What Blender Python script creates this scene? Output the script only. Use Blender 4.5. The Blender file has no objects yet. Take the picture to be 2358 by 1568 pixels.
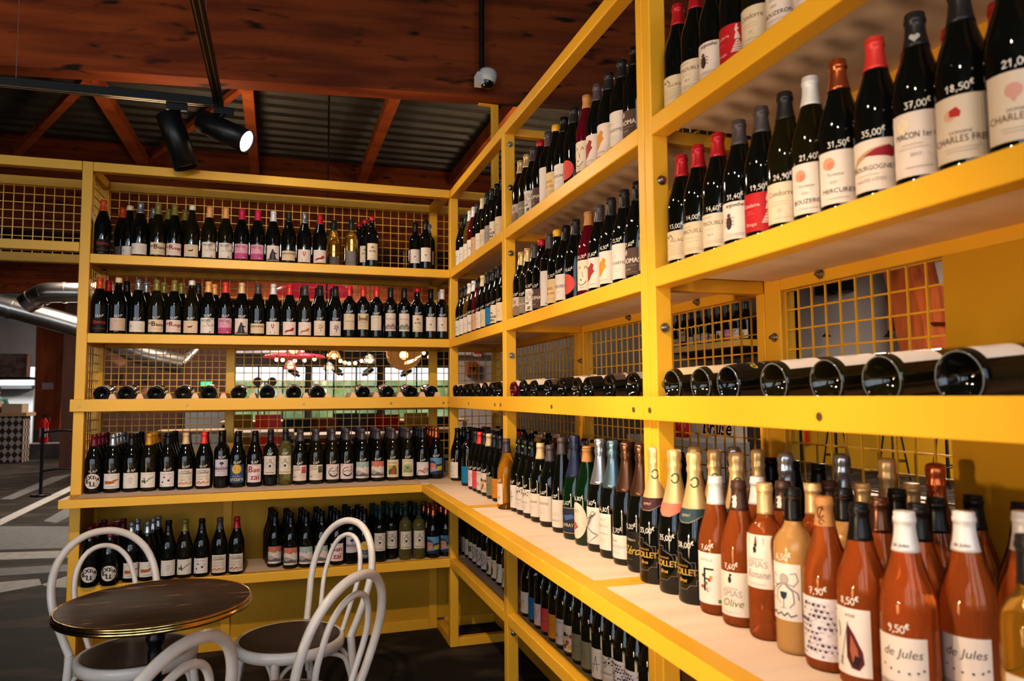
import bpy, math, random
from mathutils import Vector, Matrix, geometry
random.seed(7)
S = bpy.context.scene
COL = S.collection
PI = math.pi

# ------------------------------------------------------------------ camera
CAM = Vector((-0.9392, -4.1999, 1.4442))
YAW, PITCH, ROLL, FPX = -0.3053, 0.0752, -0.0071, 1670.58
def cam_basis():
    c, s = math.cos(YAW), math.sin(YAW); cp, sp = math.cos(PITCH), math.sin(PITCH)
    cr, sr = math.cos(ROLL), math.sin(ROLL)
    R = Vector((c, s, 0)); F0 = Vector((-s, c, 0)); U0 = Vector((0, 0, 1))
    F = F0*cp + U0*sp; Y = U0*cp - F0*sp
    return R*cr + Y*sr, -R*sr + Y*cr, F
CX, CY, CF = cam_basis()
cd = bpy.data.cameras.new('camera'); cam = bpy.data.objects.new('camera', cd); COL.objects.link(cam)
cam.matrix_world = Matrix(((CX.x, CY.x, -CF.x, CAM.x), (CX.y, CY.y, -CF.y, CAM.y), (CX.z, CY.z, -CF.z, CAM.z), (0, 0, 0, 1)))
cd.sensor_width = 36; cd.lens = FPX*36/2358; cd.clip_start = 0.05; cd.clip_end = 200
cd.dof.use_dof = True; cd.dof.focus_distance = 3.1; cd.dof.aperture_fstop = 4.0
S.camera = cam
def at(px, py, ax, val):
    """point where the sight line of a picture position meets a plane x/y/z = val"""
    d = CF + CX*((px-1179)/FPX) - CY*((py-784)/FPX)
    return CAM + d*((val-CAM[ax])/d[ax])

# ------------------------------------------------------------------ colour + materials
def lin(c):
    c = c/255.0
    return c/12.92 if c <= 0.04045 else ((c+0.055)/1.055)**2.4
def rgb(r, g, b): return (lin(r), lin(g), lin(b), 1.0)
def hexc(h): return rgb(int(h[0:2], 16), int(h[2:4], 16), int(h[4:6], 16))
MATS = {}
def mat(name, color=None, rough=.5, metal=0, spec=.5, trans=0, ior=1.45, emit=None, estr=0, coat=0, noise=None, bump=None):
    if name in MATS: return MATS[name]
    m = bpy.data.materials.new(name); m.use_nodes = True
    nt = m.node_tree; b = nt.nodes['Principled BSDF']
    b.inputs['Base Color'].default_value = color or (.5, .5, .5, 1)
    b.inputs['Roughness'].default_value = rough; b.inputs['Metallic'].default_value = metal
    b.inputs['Specular IOR Level'].default_value = spec
    b.inputs['Transmission Weight'].default_value = trans; b.inputs['IOR'].default_value = ior
    b.inputs['Coat Weight'].default_value = coat
    if emit:
        b.inputs['Emission Color'].default_value = emit; b.inputs['Emission Strength'].default_value = estr
    if noise:   # (colour2, scale vector, detail, contrast lo, hi)
        c2, sc, det, lo, hi = noise
        tc = nt.nodes.new('ShaderNodeTexCoord'); mp = nt.nodes.new('ShaderNodeMapping')
        mp.inputs['Scale'].default_value = sc
        nz = nt.nodes.new('ShaderNodeTexNoise'); nz.inputs['Scale'].default_value = 1; nz.inputs['Detail'].default_value = det
        rp = nt.nodes.new('ShaderNodeValToRGB')
        rp.color_ramp.elements[0].position = lo; rp.color_ramp.elements[1].position = hi
        rp.color_ramp.elements[0].color = color; rp.color_ramp.elements[1].color = c2
        nt.links.new(tc.outputs['Object'], mp.inputs['Vector']); nt.links.new(mp.outputs[0], nz.inputs['Vector'])
        nt.links.new(nz.outputs['Fac'], rp.inputs['Fac']); nt.links.new(rp.outputs['Color'], b.inputs['Base Color'])
        if bump:
            bp = nt.nodes.new('ShaderNodeBump'); bp.inputs['Strength'].default_value = bump; bp.inputs['Distance'].default_value = .01
            nt.links.new(nz.outputs['Fac'], bp.inputs['Height']); nt.links.new(bp.outputs['Normal'], b.inputs['Normal'])
    MATS[name] = m
    return m
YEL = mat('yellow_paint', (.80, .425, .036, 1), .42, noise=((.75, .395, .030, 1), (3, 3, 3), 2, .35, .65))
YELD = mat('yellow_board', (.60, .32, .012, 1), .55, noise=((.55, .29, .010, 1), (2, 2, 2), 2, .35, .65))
PLY = mat('plywood', (.82, .62, .47, 1), .6, noise=((.74, .52, .38, 1), (3, 14, 3), 5, .4, .75))
LATH = mat('rack_wood', (.80, .52, .31, 1), .6, noise=((.68, .41, .22, 1), (4, 30, 4), 4, .3, .8))
BOLT = mat('bolt_steel', (.45, .43, .40, 1), .25, 1)
SCREW = mat('screw_steel', (.30, .24, .10, 1), .4, .8)
WHITE = mat('white_lacquer', (.74, .67, .62, 1), .3, noise=((.64, .57, .52, 1), (14, 14, 14), 3, .45, .8))
SEATM = mat('seat_brown', (.075, .050, .038, 1), .38, noise=((.050, .036, .030, 1), (9, 9, 9), 4, .3, .7))
BRASS = mat('brass', (.83, .58, .22, 1), .18, 1)
IRON = mat('black_iron', (.010, .010, .011, 1), .35, .3)
BLACK = mat('black_metal', (.012, .012, .013, 1), .38, .2)
GLULAM = mat('glulam_wood', (.22, .050, .010, 1), .65, spec=.25, noise=((.11, .022, .005, 1), (.9, 8, 13), 5, .40, .66), bump=.12)
def knots(m, sc, lo=.60, hi=.70, dark=(.018, .006, .003, 1)):
    nt = m.node_tree; b = nt.nodes['Principled BSDF']; src = b.inputs['Base Color'].links[0].from_socket
    tc = nt.nodes.new('ShaderNodeTexCoord'); mp = nt.nodes.new('ShaderNodeMapping'); mp.inputs['Scale'].default_value = sc
    nz = nt.nodes.new('ShaderNodeTexNoise'); nz.inputs['Scale'].default_value = 1; nz.inputs['Detail'].default_value = 1.5
    rp = nt.nodes.new('ShaderNodeValToRGB'); rp.color_ramp.elements[0].position = lo; rp.color_ramp.elements[1].position = hi
    mx = nt.nodes.new('ShaderNodeMix'); mx.data_type = 'RGBA'; mx.inputs['B'].default_value = dark
    nt.links.new(tc.outputs['Object'], mp.inputs[0]); nt.links.new(mp.outputs[0], nz.inputs[0]); nt.links.new(nz.outputs['Fac'], rp.inputs[0])
    nt.links.new(rp.outputs[0], mx.inputs['Factor']); nt.links.new(src, mx.inputs['A']); nt.links.new(mx.outputs['Result'], b.inputs['Base Color'])
knots(GLULAM, (4.8, 9, 17), .61, .74)
GLULAMD = mat('column_wood', (.34, .085, .020, 1), .6, spec=.3, noise=((.18, .038, .010, 1), (6, 6, 1.1), 5, .4, .7))
DECK = mat('roof_metal', (.085, .078, .065, 1), .55, .4, noise=((.05, .046, .038, 1), (1.5, 6, 6), 4, .35, .7))
DUCT = mat('duct_steel', (.60, .58, .56, 1), .3, 1, noise=((.45, .42, .40, 1), (3, 3, 3), 3, .3, .7))
PLASTER = mat('pale_wall', (.56, .49, .47, 1), .8, noise=((.50, .44, .43, 1), (1, 1, 1), 3, .3, .7))
DWALL = mat('dark_wall', (.055, .038, .030, 1), .7, noise=((.035, .024, .020, 1), (2, 2, 2), 3, .3, .7))
FLOORM = mat('asphalt_floor', (.020, .017, .0155, 1), .72, spec=.25, noise=((.105, .076, .060, 1), (2.2, 4.6, 3), 9, .49, .72), bump=.15)
PAINT = mat('floor_paint', (.50, .49, .47, 1), .6, noise=((.36, .36, .36, 1), (12, 12, 12), 5, .4, .7))
PAINTG = mat('floor_paint_grey', (.17, .18, .19, 1), .6, noise=((.13, .135, .14, 1), (14, 14, 14), 5, .4, .7))
RED = mat('red_paint', (.62, .012, .02, 1), .35)
PINKR = mat('red_lamp', (.70, .03, .06, 1), .35, emit=(.9, .05, .1, 1), estr=.25)
BULB = mat('bulb_glow', (1, .8, .5, 1), .4, emit=(1, .62, .26, 1), estr=7)
SPOTON = mat('spot_lens', (1, 1, 1, 1), .4, emit=(1, .95, .88, 1), estr=30)
DOMEG = mat('dome_glass', (.006, .006, .008, 1), .04, coat=.5)
TABLET = mat('table_laminate', (.060, .030, .018, 1), .42, spec=.35)
OAK = mat('pale_oak', (.55, .33, .18, 1), .5, noise=((.42, .24, .12, 1), (2, 18, 2), 4, .3, .7))
HEDGE = mat('hedge_green', (.34, .46, .18, 1), .8, noise=((.60, .66, .36, 1), (3, 3, 3), 6, .35, .65), bump=.6)
GRASS = mat('lawn_green', (.34, .46, .20, 1), .9, noise=((.45, .55, .28, 1), (2, 2, 2), 5, .3, .7))
AMBER = mat('amber_glass', (.80, .46, .22, 1), .06, trans=.9, ior=1.05, emit=(1, .45, .15, 1), estr=.10)
STEELG = mat('grey_steel', (.30, .30, .31, 1), .35, .7)
CONC = mat('concrete', (.20, .17, .15, 1), .8, noise=((.14, .12, .11, 1), (5, 5, 5), 5, .3, .7))
GREENE = mat('exit_green', (.02, .5, .2, 1), .4, emit=(.1, 1, .45, 1), estr=.5)
def window_glass():
    m = bpy.data.materials.new('window_glass'); m.use_nodes = True; nt = m.node_tree
    for n in list(nt.nodes): nt.nodes.remove(n)
    o = nt.nodes.new('ShaderNodeOutputMaterial'); mx = nt.nodes.new('ShaderNodeMixShader'); mx.inputs[0].default_value = .1
    t = nt.nodes.new('ShaderNodeBsdfTransparent'); g = nt.nodes.new('ShaderNodeBsdfGlossy'); g.inputs['Roughness'].default_value = .05
    nt.links.new(t.outputs[0], mx.inputs[1]); nt.links.new(g.outputs[0], mx.inputs[2]); nt.links.new(mx.outputs[0], o.inputs['Surface'])
    return m
PANE = window_glass()
def marble_scratch():      # dark laminate with pale scuffs
    nt = TABLET.node_tree; b = nt.nodes['Principled BSDF']
    tc = nt.nodes.new('ShaderNodeTexCoord'); mp = nt.nodes.new('ShaderNodeMapping'); mp.inputs['Scale'].default_value = (7, 38, 9); mp.inputs['Rotation'].default_value = (0, 0, .5)
    nz = nt.nodes.new('ShaderNodeTexNoise'); nz.inputs['Scale'].default_value = 1; nz.inputs['Detail'].default_value = 6
    rp = nt.nodes.new('ShaderNodeValToRGB'); e = rp.color_ramp.elements
    e[0].position = .3; e[0].color = (.034, .015, .009, 1); e[1].position = .60; e[1].color = (.105, .045, .025, 1)
    x = e.new(.635); x.color = (.12, .055, .032, 1); y = e.new(.675); y.color = (.50, .32, .22, 1)
    nt.links.new(tc.outputs['Object'], mp.inputs[0]); nt.links.new(mp.outputs[0], nz.inputs[0]); nt.links.new(nz.outputs['Fac'], rp.inputs[0]); nt.links.new(rp.outputs[0], b.inputs['Base Color'])
marble_scratch()
def attr_mat(name, rough):
    m = bpy.data.materials.new(name); m.use_nodes = True; nt = m.node_tree
    a = nt.nodes.new('ShaderNodeAttribute'); a.attribute_name = 'Col'
    b = nt.nodes['Principled BSDF']; b.inputs['Roughness'].default_value = rough; b.inputs['Specular IOR Level'].default_value = .3
    mx = nt.nodes.new('ShaderNodeMix'); mx.data_type = 'RGBA'; mx.blend_type = 'MULTIPLY'; mx.inputs['Factor'].default_value = 1; mx.inputs['B'].default_value = (.80, .73, .68, 1)
    nt.links.new(a.outputs['Color'], mx.inputs['A']); nt.links.new(mx.outputs['Result'], b.inputs['Base Color'])
    return m
PRINT = attr_mat('printed_paper', .6)
CHALK = mat('white_marker', (.85, .85, .85, 1), .6)

# ------------------------------------------------------------------ mesh builder
class MB:
    def __init__(s): s.v = []; s.f = []; s.m = []; s.mats = []; s.sm = []
    def mi(s, m):
        if m not in s.mats: s.mats.append(m)
        return s.mats.index(m)
    def add(s, vs, fs, m, smooth=False):
        o = len(s.v); k = s.mi(m)
        s.v += [tuple(v) for v in vs]
        for f in fs: s.f.append(tuple(i+o for i in f)); s.m.append(k); s.sm.append(smooth)
        return s
    def box(s, a, b, m, M=None):
        x0, y0, z0 = min(a[0], b[0]), min(a[1], b[1]), min(a[2], b[2]); x1, y1, z1 = max(a[0], b[0]), max(a[1], b[1]), max(a[2], b[2])
        vs = [Vector(p) for p in ((x0, y0, z0), (x1, y0, z0), (x1, y1, z0), (x0, y1, z0), (x0, y0, z1), (x1, y0, z1), (x1, y1, z1), (x0, y1, z1))]
        if M: vs = [M @ v for v in vs]
        return s.add(vs, [(3, 2, 1, 0), (4, 5, 6, 7), (0, 1, 5, 4), (1, 2, 6, 5), (2, 3, 7, 6), (3, 0, 4, 7)], m)
    def bar(s, p, q, w, h, m, up=(0, 0, 1)):      # rectangular timber between two points
        p, q = Vector(p), Vector(q); d = (q-p).normalized(); u = Vector(up)
        if abs(d.dot(u)) > .97: u = Vector((0, 1, 0))
        a = d.cross(u).normalized(); b = a.cross(d).normalized()
        vs = []
        for c in (p, q):
            for i, j in ((-1, -1), (1, -1), (1, 1), (-1, 1)): vs.append(c + a*(i*w/2) + b*(j*h/2))
        return s.add(vs, [(0, 1, 2, 3), (7, 6, 5, 4), (0, 4, 5, 1), (1, 5, 6, 2), (2, 6, 7, 3), (3, 7, 4, 0)], m)
    def tube(s, pts, r, m, n=10, caps=True, closed=False):
        pts = [Vector(p) for p in pts]; N = len(pts); rings = []
        rr = r if isinstance(r, (list, tuple)) else [r]*N
        prev = None
        for i, p in enumerate(pts):
            if closed: t = pts[(i+1) % N]-pts[i-1]
            else: t = pts[min(i+1, N-1)]-pts[max(i-1, 0)]
            t.normalize()
            if prev is None:
                a = t.cross(Vector((0, 0, 1)))
                if a.length < .2: a = t.cross(Vector((0, 1, 0)))
            else: a = prev - t*prev.dot(t)
            a.normalize(); prev = a; b = t.cross(a)
            rings.append([p + (a*math.cos(2*PI*k/n)+b*math.sin(2*PI*k/n))*rr[i] for k in range(n)])
        vs = [v for R in rings for v in R]; fs = []
        for i in range(N if closed else N-1):
            j = (i+1) % N
            for k in range(n): fs.append((i*n+k, i*n+(k+1) % n, j*n+(k+1) % n, j*n+k))
        s.add(vs, fs, m, True)
        if caps and not closed:
            s.add(rings[0], [tuple(range(n))[::-1]], m); s.add(rings[-1], [tuple(range(n))], m)
        return s
    def lathe(s, prof, m, n=28, M=None, smooth=True):
        vs = []; fs = []
        for r, z in prof:
            for k in range(n): vs.append(Vector((r*math.cos(2*PI*k/n), r*math.sin(2*PI*k/n), z)))
        for i in range(len(prof)-1):
            for k in range(n): fs.append((i*n+k, i*n+(k+1) % n, (i+1)*n+(k+1) % n, (i+1)*n+k))
        if M: vs = [M @ v for v in vs]
        return s.add(vs, fs, m, smooth)
    def cyl(s, p, q, r, m, n=16, r2=None):
        s.tube([p, q], [r, r if r2 is None else r2], m, n); return s
    def ball(s, c, r, m, n=12, sq=1.0):
        prof = [(max(r*math.sin(PI*i/8), 1e-5), -r*math.cos(PI*i/8)*sq) for i in range(9)]
        return s.lathe(prof, m, n, Matrix.Translation(Vector(c)))
    def mesh(s, name):
        me = bpy.data.meshes.new(name); me.from_pydata(s.v, [], s.f)
        for m in s.mats: me.materials.append(m)
        me.polygons.foreach_set('material_index', s.m); me.polygons.foreach_set('use_smooth', s.sm); me.update()
        return me
    def obj(s, name, parent=None):
        o = bpy.data.objects.new(name, s.mesh(name)); COL.objects.link(o)
        if parent: o.parent = parent
        return o
def tag(o, label=None, cat=None, group=None, kind=None):
    if label: o['label'] = label
    if cat: o['category'] = cat
    if group: o['group'] = group
    if kind: o['kind'] = kind
    return o
def empty(name, loc, label, cat, group=None, rz=0):
    o = bpy.data.objects.new(name, None); o.empty_display_size = .05; COL.objects.link(o); o.location = loc; o.rotation_euler = (0, 0, rz)
    return tag(o, label, cat, group)
def struct(mb, name): return tag(mb.obj(name), kind='structure')
def child(mb, name, parent, bevel=0):
    """geometry written in room coordinates, parented to a thing whose base is elsewhere"""
    o = mb.obj(name, parent)
    o.data.transform(Matrix.Translation(-parent.location))
    if bevel:
        b = o.modifiers.new('bevel', 'BEVEL'); b.width = bevel; b.segments = 2; b.limit_method = 'ANGLE'
    return o
def B1(a, b, m): return MB().box(a, b, m)

# ------------------------------------------------------------------ text geometry
_tx = {}
def text_tris(txt):
    if txt in _tx: return _tx[txt]
    cu = bpy.data.curves.new('txt', 'FONT'); cu.body = txt; cu.align_x = 'CENTER'; cu.resolution_u = 3
    ob = bpy.data.objects.new('txt', cu); COL.objects.link(ob)
    bpy.context.view_layer.update()
    dg = bpy.context.evaluated_depsgraph_get()
    me = ob.evaluated_get(dg).to_mesh(); me.calc_loop_triangles()
    vs = [(v.co.x, v.co.y) for v in me.vertices]; ts = [tuple(t.vertices) for t in me.loop_triangles]
    ob.evaluated_get(dg).to_mesh_clear()
    bpy.data.objects.remove(ob); bpy.data.curves.remove(cu)
    xs = [v[0] for v in vs]; w = max(xs)-min(xs)
    _tx[txt] = (vs, ts, w)
    return _tx[txt]

# ------------------------------------------------------------------ label drawing (millimetres; x=0 is the label centre, y=0 its foot)
class Lab:
    def __init__(s): s.t = []; s.k = 0
    def tri(s, a, b, c, col, k, lim=7.0, dep=0):
        if dep < 7:
            e = [(abs(a[0]-b[0]), 0), (abs(b[0]-c[0]), 1), (abs(c[0]-a[0]), 2)]; L, i = max(e)
            if L > lim:
                if i == 0: m = ((a[0]+b[0])/2, (a[1]+b[1])/2); s.tri(a, m, c, col, k, lim, dep+1); s.tri(m, b, c, col, k, lim, dep+1)
                elif i == 1: m = ((b[0]+c[0])/2, (b[1]+c[1])/2); s.tri(b, m, a, col, k, lim, dep+1); s.tri(m, c, a, col, k, lim, dep+1)
                else: m = ((c[0]+a[0])/2, (c[1]+a[1])/2); s.tri(c, m, b, col, k, lim, dep+1); s.tri(m, a, b, col, k, lim, dep+1)
                return
        s.t.append((a, b, c, col, k))
    def poly(s, pts, c, hold=False):
        col = hexc(c) if isinstance(c, str) else c
        if not hold: s.k += 1
        for t in geometry.tessellate_polygon([[Vector((p[0], p[1], 0)) for p in pts]]):
            s.tri(pts[t[0]], pts[t[1]], pts[t[2]], col, s.k)
        return s
    def rect(s, x, y, w, h, c): return s.poly([(x-w/2, y-h/2), (x+w/2, y-h/2), (x+w/2, y+h/2), (x-w/2, y+h/2)], c)
    def disc(s, x, y, r, c, ry=None, n=24):
        ry = ry or r
        return s.poly([(x+r*math.cos(2*PI*i/n), y+ry*math.sin(2*PI*i/n)) for i in range(n)], c)
    def stroke(s, pts, w, c):
        s.k += 1; col = hexc(c) if isinstance(c, str) else c
        for a, b in zip(pts, pts[1:]):
            dx, dy = b[0]-a[0], b[1]-a[1]; L = math.hypot(dx, dy) or 1; nx, ny = -dy/L*w/2, dx/L*w/2; ex, ey = dx/L*w*.25, dy/L*w*.25
            q = [(a[0]+nx-ex, a[1]+ny-ey), (a[0]-nx-ex, a[1]-ny-ey), (b[0]-nx+ex, b[1]-ny+ey), (b[0]+nx+ex, b[1]+ny+ey)]
            s.tri(q[0], q[1], q[2], col, s.k); s.tri(q[0], q[2], q[3], col, s.k)
        return s
    def arc(s, x, y, r, a0, a1, w, c, ry=None, n=20):
        ry = ry or r
        return s.stroke([(x+r*math.cos(math.radians(a0+(a1-a0)*i/n)), y+ry*math.sin(math.radians(a0+(a1-a0)*i/n))) for i in range(n+1)], w, c)
    def text(s, t, x, y, size, c, maxw=None, shear=0, rot=0, bold=0):
        vs, ts, w = text_tris(t); s.k += 1; col = hexc(c); k = size*1.35
        sx = k if not maxw or w*k < maxw else maxw/w
        cr, sr = math.cos(math.radians(rot)), math.sin(math.radians(rot))
        offs = [(0, 0)] + ([(bold, 0), (-bold, 0), (0, bold*.6)] if bold else [])
        for ox, oy in offs:
            P = []
            for a, b in vs:
                u, v = a*sx+b*k*shear+ox, b*k+oy; P.append((x+u*cr-v*sr, y+u*sr+v*cr))
            for a, b, d in ts: s.tri(P[a], P[b], P[d], col, s.k)
        return s
    def lines(s, x, y, w, n, gap, c, th=.8):
        rnd = random.Random(int(x*7+y*13+n))
        for i in range(n):
            k = .55+.45*rnd.random(); s.rect(x, y-i*gap, w*k, th, c)
        return s
    def mesh(s, name, rad, z0):
        """wrap on a bottle: rad(z) metres"""
        vs, fs, cols = [], [], []
        for a, b, c, col, k in s.t:
            o = len(vs)
            if (b[0]-a[0])*(c[1]-a[1])-(b[1]-a[1])*(c[0]-a[0]) < 0: b, c = c, b
            for p in (a, b, c):
                z = z0+p[1]/1000; R = rad(z); Rk = R+.0005+.00016*k; an = p[0]/1000/R
                vs.append((Rk*math.sin(an), -Rk*math.cos(an), z))
            fs.append((o, o+1, o+2)); cols += list(col)*3
        me = bpy.data.meshes.new(name); me.from_pydata(vs, [], fs)
        at_ = me.color_attributes.new('Col', 'FLOAT_COLOR', 'CORNER'); at_.data.foreach_set('color', cols)
        me.materials.append(PRINT); me.update()
        return me
    def flat(s, name, M):
        vs, fs, cols = [], [], []
        for a, b, c, col, k in s.t:
            o = len(vs)
            if (b[0]-a[0])*(c[1]-a[1])-(b[1]-a[1])*(c[0]-a[0]) < 0: b, c = c, b
            for p in (a, b, c): vs.append(M @ Vector((p[0]/1000, -.0004*k-.0005, p[1]/1000)))
            fs.append((o, o+1, o+2)); cols += list(col)*3
        me = bpy.data.meshes.new(name); me.from_pydata(vs, [], fs)
        at_ = me.color_attributes.new('Col', 'FLOAT_COLOR', 'CORNER'); at_.data.foreach_set('color', cols)
        me.materials.append(PRINT); me.update()
        return me

# ------------------------------------------------------------------ label designs: name -> (foot height mm, label height mm, description, drawing)
INK, GR, LG, CREAM, WH, PINKW = '2a2526', '6c6866', 'a9a4a0', 'e9d9bd', 'eee6df', 'ecdcd2'
DS = {}
def design(name, z0, h, desc):
    def deco(f):
        L = Lab(); f(L); DS[name] = (z0, h, desc, L); return f
    return deco
def plain(name, z0, w, h, paper, desc, f=None):
    L = Lab(); L.rect(0, h/2, w, h, paper)
    if f: f(L)
    DS[name] = (z0, h, desc, L)
plain('quincy', 12, 86, 70, '191716', 'black label, red script', lambda L: (L.text('Quincy', 0, 42, 17, 'd8452c', 62, bold=.4), L.stroke([(-30, 37), (30, 37)], .6, '6b4630'), L.rect(0, 16, 60, 1.6, 'b5692f'), L.lines(0, 26, 30, 2, 4, '6b4630')))
plain('blank', 18, 86, 66, 'd9c4b4', 'blank beige label', lambda L: (L.lines(0, 52, 60, 2, 4, 'a08c7c'), L.disc(24, 28, 5, 'd9b86a')))
plain('plainlow', 12, 88, 58, WH, 'low white label', lambda L: (L.text('DOMAINE', 14, 40, 4.5, LG), L.lines(14, 34, 44, 4, 6, LG), L.arc(-30, 32, 6, 0, 330, 1, GR), L.disc(-30, 32, 2, GR)))
def _vin(t, c, c2): return lambda L: (L.stroke([(-40, 10), (-18, 20), (10, 14), (30, 20)], 1, c2), L.arc(12, 24, 20, 180, 360, 1, c2, 12), L.text('n•', -30, 40, 15, c, 16, bold=.8), L.text(t[0], -12, 31, 27, c, 20, bold=1), L.text(t[1:], 20, 31, 18, c, 40, bold=.7))
plain('blanc', 14, 86, 66, CREAM, 'cream wordmark label', _vin('Blanc', '4a1f16', 'c8a888'))
plain('rouge', 14, 86, 66, PINKW, 'red wordmark label', _vin('Rouge', '8e1f26', 'e0a09a'))
plain('animal', 12, 82, 66, 'e8d6bd', 'beige label, tiny animal', lambda L: (L.lines(0, 58, 62, 2, 5, LG), L.disc(-3, 32, 10, '6d4a28', 4.5), L.disc(8, 36, 4, '6d4a28'), L.stroke([(-10, 30), (-12, 22)], 1.6, '6d4a28'), L.stroke([(4, 30), (6, 22)], 1.6, '6d4a28'), L.stroke([(-13, 33), (-20, 36)], 1.2, '6d4a28'), L.lines(0, 12, 40, 2, 4, LG)))
def _mosse(paper, ink, ring, two):
    def f(L):
        if two: L.rect(0, 16, 80, 32, two)
        L.text('MOSSE', -6, 62, 13, ink, 58, bold=.3)
        L.arc(20, 60, 21, 20, 330, 2.4, ring); L.arc(22, 62, 15, 60, 300, 1.4, ring)
        L.lines(-6, 40, 40, 2, 4, ring); L.rect(14, 7, 8, 5, ring if two else INK); L.rect(-26, 7, 3, 3, ring)
    return f
plain('mosse', 12, 80, 84, WH, 'white label, open ring', _mosse(WH, GR, '57504c', None))
plain('mossepink', 12, 80, 84, 'dfa3bd', 'pink label', _mosse('', '8c3a62', 'f2dbe4', 'c4588c'))
def _figure(L):
    L.arc(0, 66, 22, 40, 140, 1, LG); L.arc(14, 62, 9, 0, 300, .9, LG)
    L.poly([(-20, 8), (-15, 34), (-9, 50), (-4, 60), (3, 60), (7, 50), (12, 46), (22, 42), (23, 38), (13, 38), (14, 26), (20, 8)], '3c3644')
    L.disc(-1, 60, 5, '4b4553'); L.poly([(-3, 10), (-1, 40), (2, 40), (4, 10)], '6d6573'); L.rect(0, 6, 64, 6, '332e3a')
plain('figure', 10, 76, 86, 'ecdfd8', 'white label, robed figure', _figure)
plain('remo', 16, 84, 54, 'ead6b6', 'cream capital-lettered label', lambda L: (L.text('REMOORTERE', 0, 33, 11, '3a2c24', 76, bold=.4), L.lines(0, 26, 50, 2, 4, LG), L.lines(0, 10, 60, 1, 4, LG)))
plain('redmark', 10, 80, 72, 'f1e4de', 'white label, red glass', lambda L: (L.poly([(-7, 60), (-8, 46), (-4, 38), (-1, 36), (-1, 30), (1, 30), (1, 36), (4, 38), (8, 46), (7, 60), (3, 60), (3, 44), (0, 41), (-3, 44), (-3, 60)], 'c2252c'), L.stroke([(-14, 16), (-8, 6)], 2.2, INK), L.stroke([(14, 16), (8, 6)], 2.2, INK), L.lines(0, 24, 30, 1, 3, LG)))
def _scr(c, c2): return lambda L: (L.poly([(-28, 16), (-16, 26), (4, 30), (18, 42), (28, 38), (22, 30), (26, 26), (10, 20), (-8, 18), (-20, 12)], c), L.stroke([(-22, 18), (0, 25), (22, 36)], 1, c2), L.stroke([(-20, 74), (4, 34)], .6, LG), L.lines(0, 8, 60, 1, 3, LG))
plain('redscrib', 10, 80, 74, 'f1e4de', 'white label, red fish', _scr('b8352c', '7a1d18'))
plain('orangescrib', 10, 80, 74, 'f1e4de', 'white label, orange fish', _scr('d08a3c', '8a4f1c'))
def _grape(c): return lambda L: (L.rect(6, 62, 16, 2, INK), [L.disc(6+x, y, 3.4, c, n=10) for x, y in ((-9, 54), (0, 54), (9, 54), (-5, 46), (5, 46), (-9, 39), (0, 39), (4, 32), (-1, 25), (10, 44))], L.lines(-6, 14, 34, 2, 4, LG))
plain('grapesy', 10, 66, 84, 'efe0cf', 'white label, yellow grapes', _grape('c88a24'))
plain('grapesb', 10, 66, 84, 'efe0da', 'white label, blue grapes', _grape('3a4584'))
plain('lepuy', 42, 66, 98, 'e9dcc6', 'tall cream crest label', lambda L: (L.poly([(-8, 66), (-10, 74), (-4, 78), (0, 86), (4, 78), (10, 74), (8, 66), (3, 72), (0, 66), (-3, 72)], 'a8762c'), L.text('le Puy', 0, 47, 13, INK, 34, bold=.5), L.lines(0, 40, 40, 1, 4, LG), L.text('2019', 0, 22, 6, GR), L.lines(0, 10, 50, 2, 4, LG)))
def _chat(L):
    L.rect(0, 60, 40, 14, '9a7b5c'); L.rect(-22, 62, 8, 22, '8a6b4c'); L.rect(22, 62, 8, 22, '8a6b4c'); L.poly([(-27, 73), (-22, 82), (-17, 73)], '5c4636'); L.poly([(17, 73), (22, 82), (27, 73)], '5c4636')
    L.rect(0, 50, 62, 1, GR); L.text('CHÂTEAU', 0, 37, 7, '5a463a', 44); L.lines(0, 28, 48, 3, 6, LG)
plain('castle', 50, 68, 92, 'e9d5b8', 'beige castle label', _chat)
plain('scriptb', 46, 68, 92, 'ead9bf', 'beige script label', lambda L: (L.arc(0, 76, 5, 0, 360, 1, GR), L.text('Larfouny', 0, 44, 13, '7a6a58', 58, shear=.3), L.lines(0, 34, 44, 3, 6, LG), L.lines(0, 10, 50, 1, 5, LG)))
plain('emblem', 46, 66, 86, 'eee2d2', 'cream round-emblem label', lambda L: (L.text('DOMAINE', 0, 70, 7, GR, 50), L.arc(0, 42, 17, 0, 360, 1, LG), L.arc(0, 42, 11, 0, 360, .7, LG), L.stroke([(-6, 38), (0, 50), (6, 38)], 1, LG), L.lines(0, 12, 46, 2, 5, LG)))
def _trees(c): return lambda L: ([L.disc(x, y, r, c, n=14) for x, y, r in ((-24, 24, 8), (-12, 30, 10), (2, 26, 9), (14, 32, 11), (26, 24, 7))], L.rect(0, 14, 64, 8, c), L.lines(0, 60, 52, 1, 5, GR), L.text('Emmanuelle', 0, 68, 8, GR, 52, shear=.2), L.lines(0, 50, 40, 2, 5, LG), L.stroke([(-28, 12), (28, 18)], .8, 'eee2dc'))
plain('treesp', 44, 66, 104, 'ecdcd2', 'white label, mauve trees', _trees('a58f96'))
plain('treesg', 44, 66, 104, 'ebe0d4', 'white label, grey trees', _trees('8f938a'))
def _sq(c): return lambda L: (L.lines(0, 74, 40, 1, 4, LG), L.text('DOMAINE', 0, 58, 5, LG, 40), L.rect(0, 38, 11, 11, c), L.rect(0, 37, 5, 6, 'eee4da'), L.lines(0, 22, 44, 2, 5, LG))
plain('redsq', 48, 64, 84, 'ece2da', 'white label, red square', _sq('8c2430'))
plain('greensq', 48, 64, 84, 'ece2da', 'white label, green square', _sq('35604a'))
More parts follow.
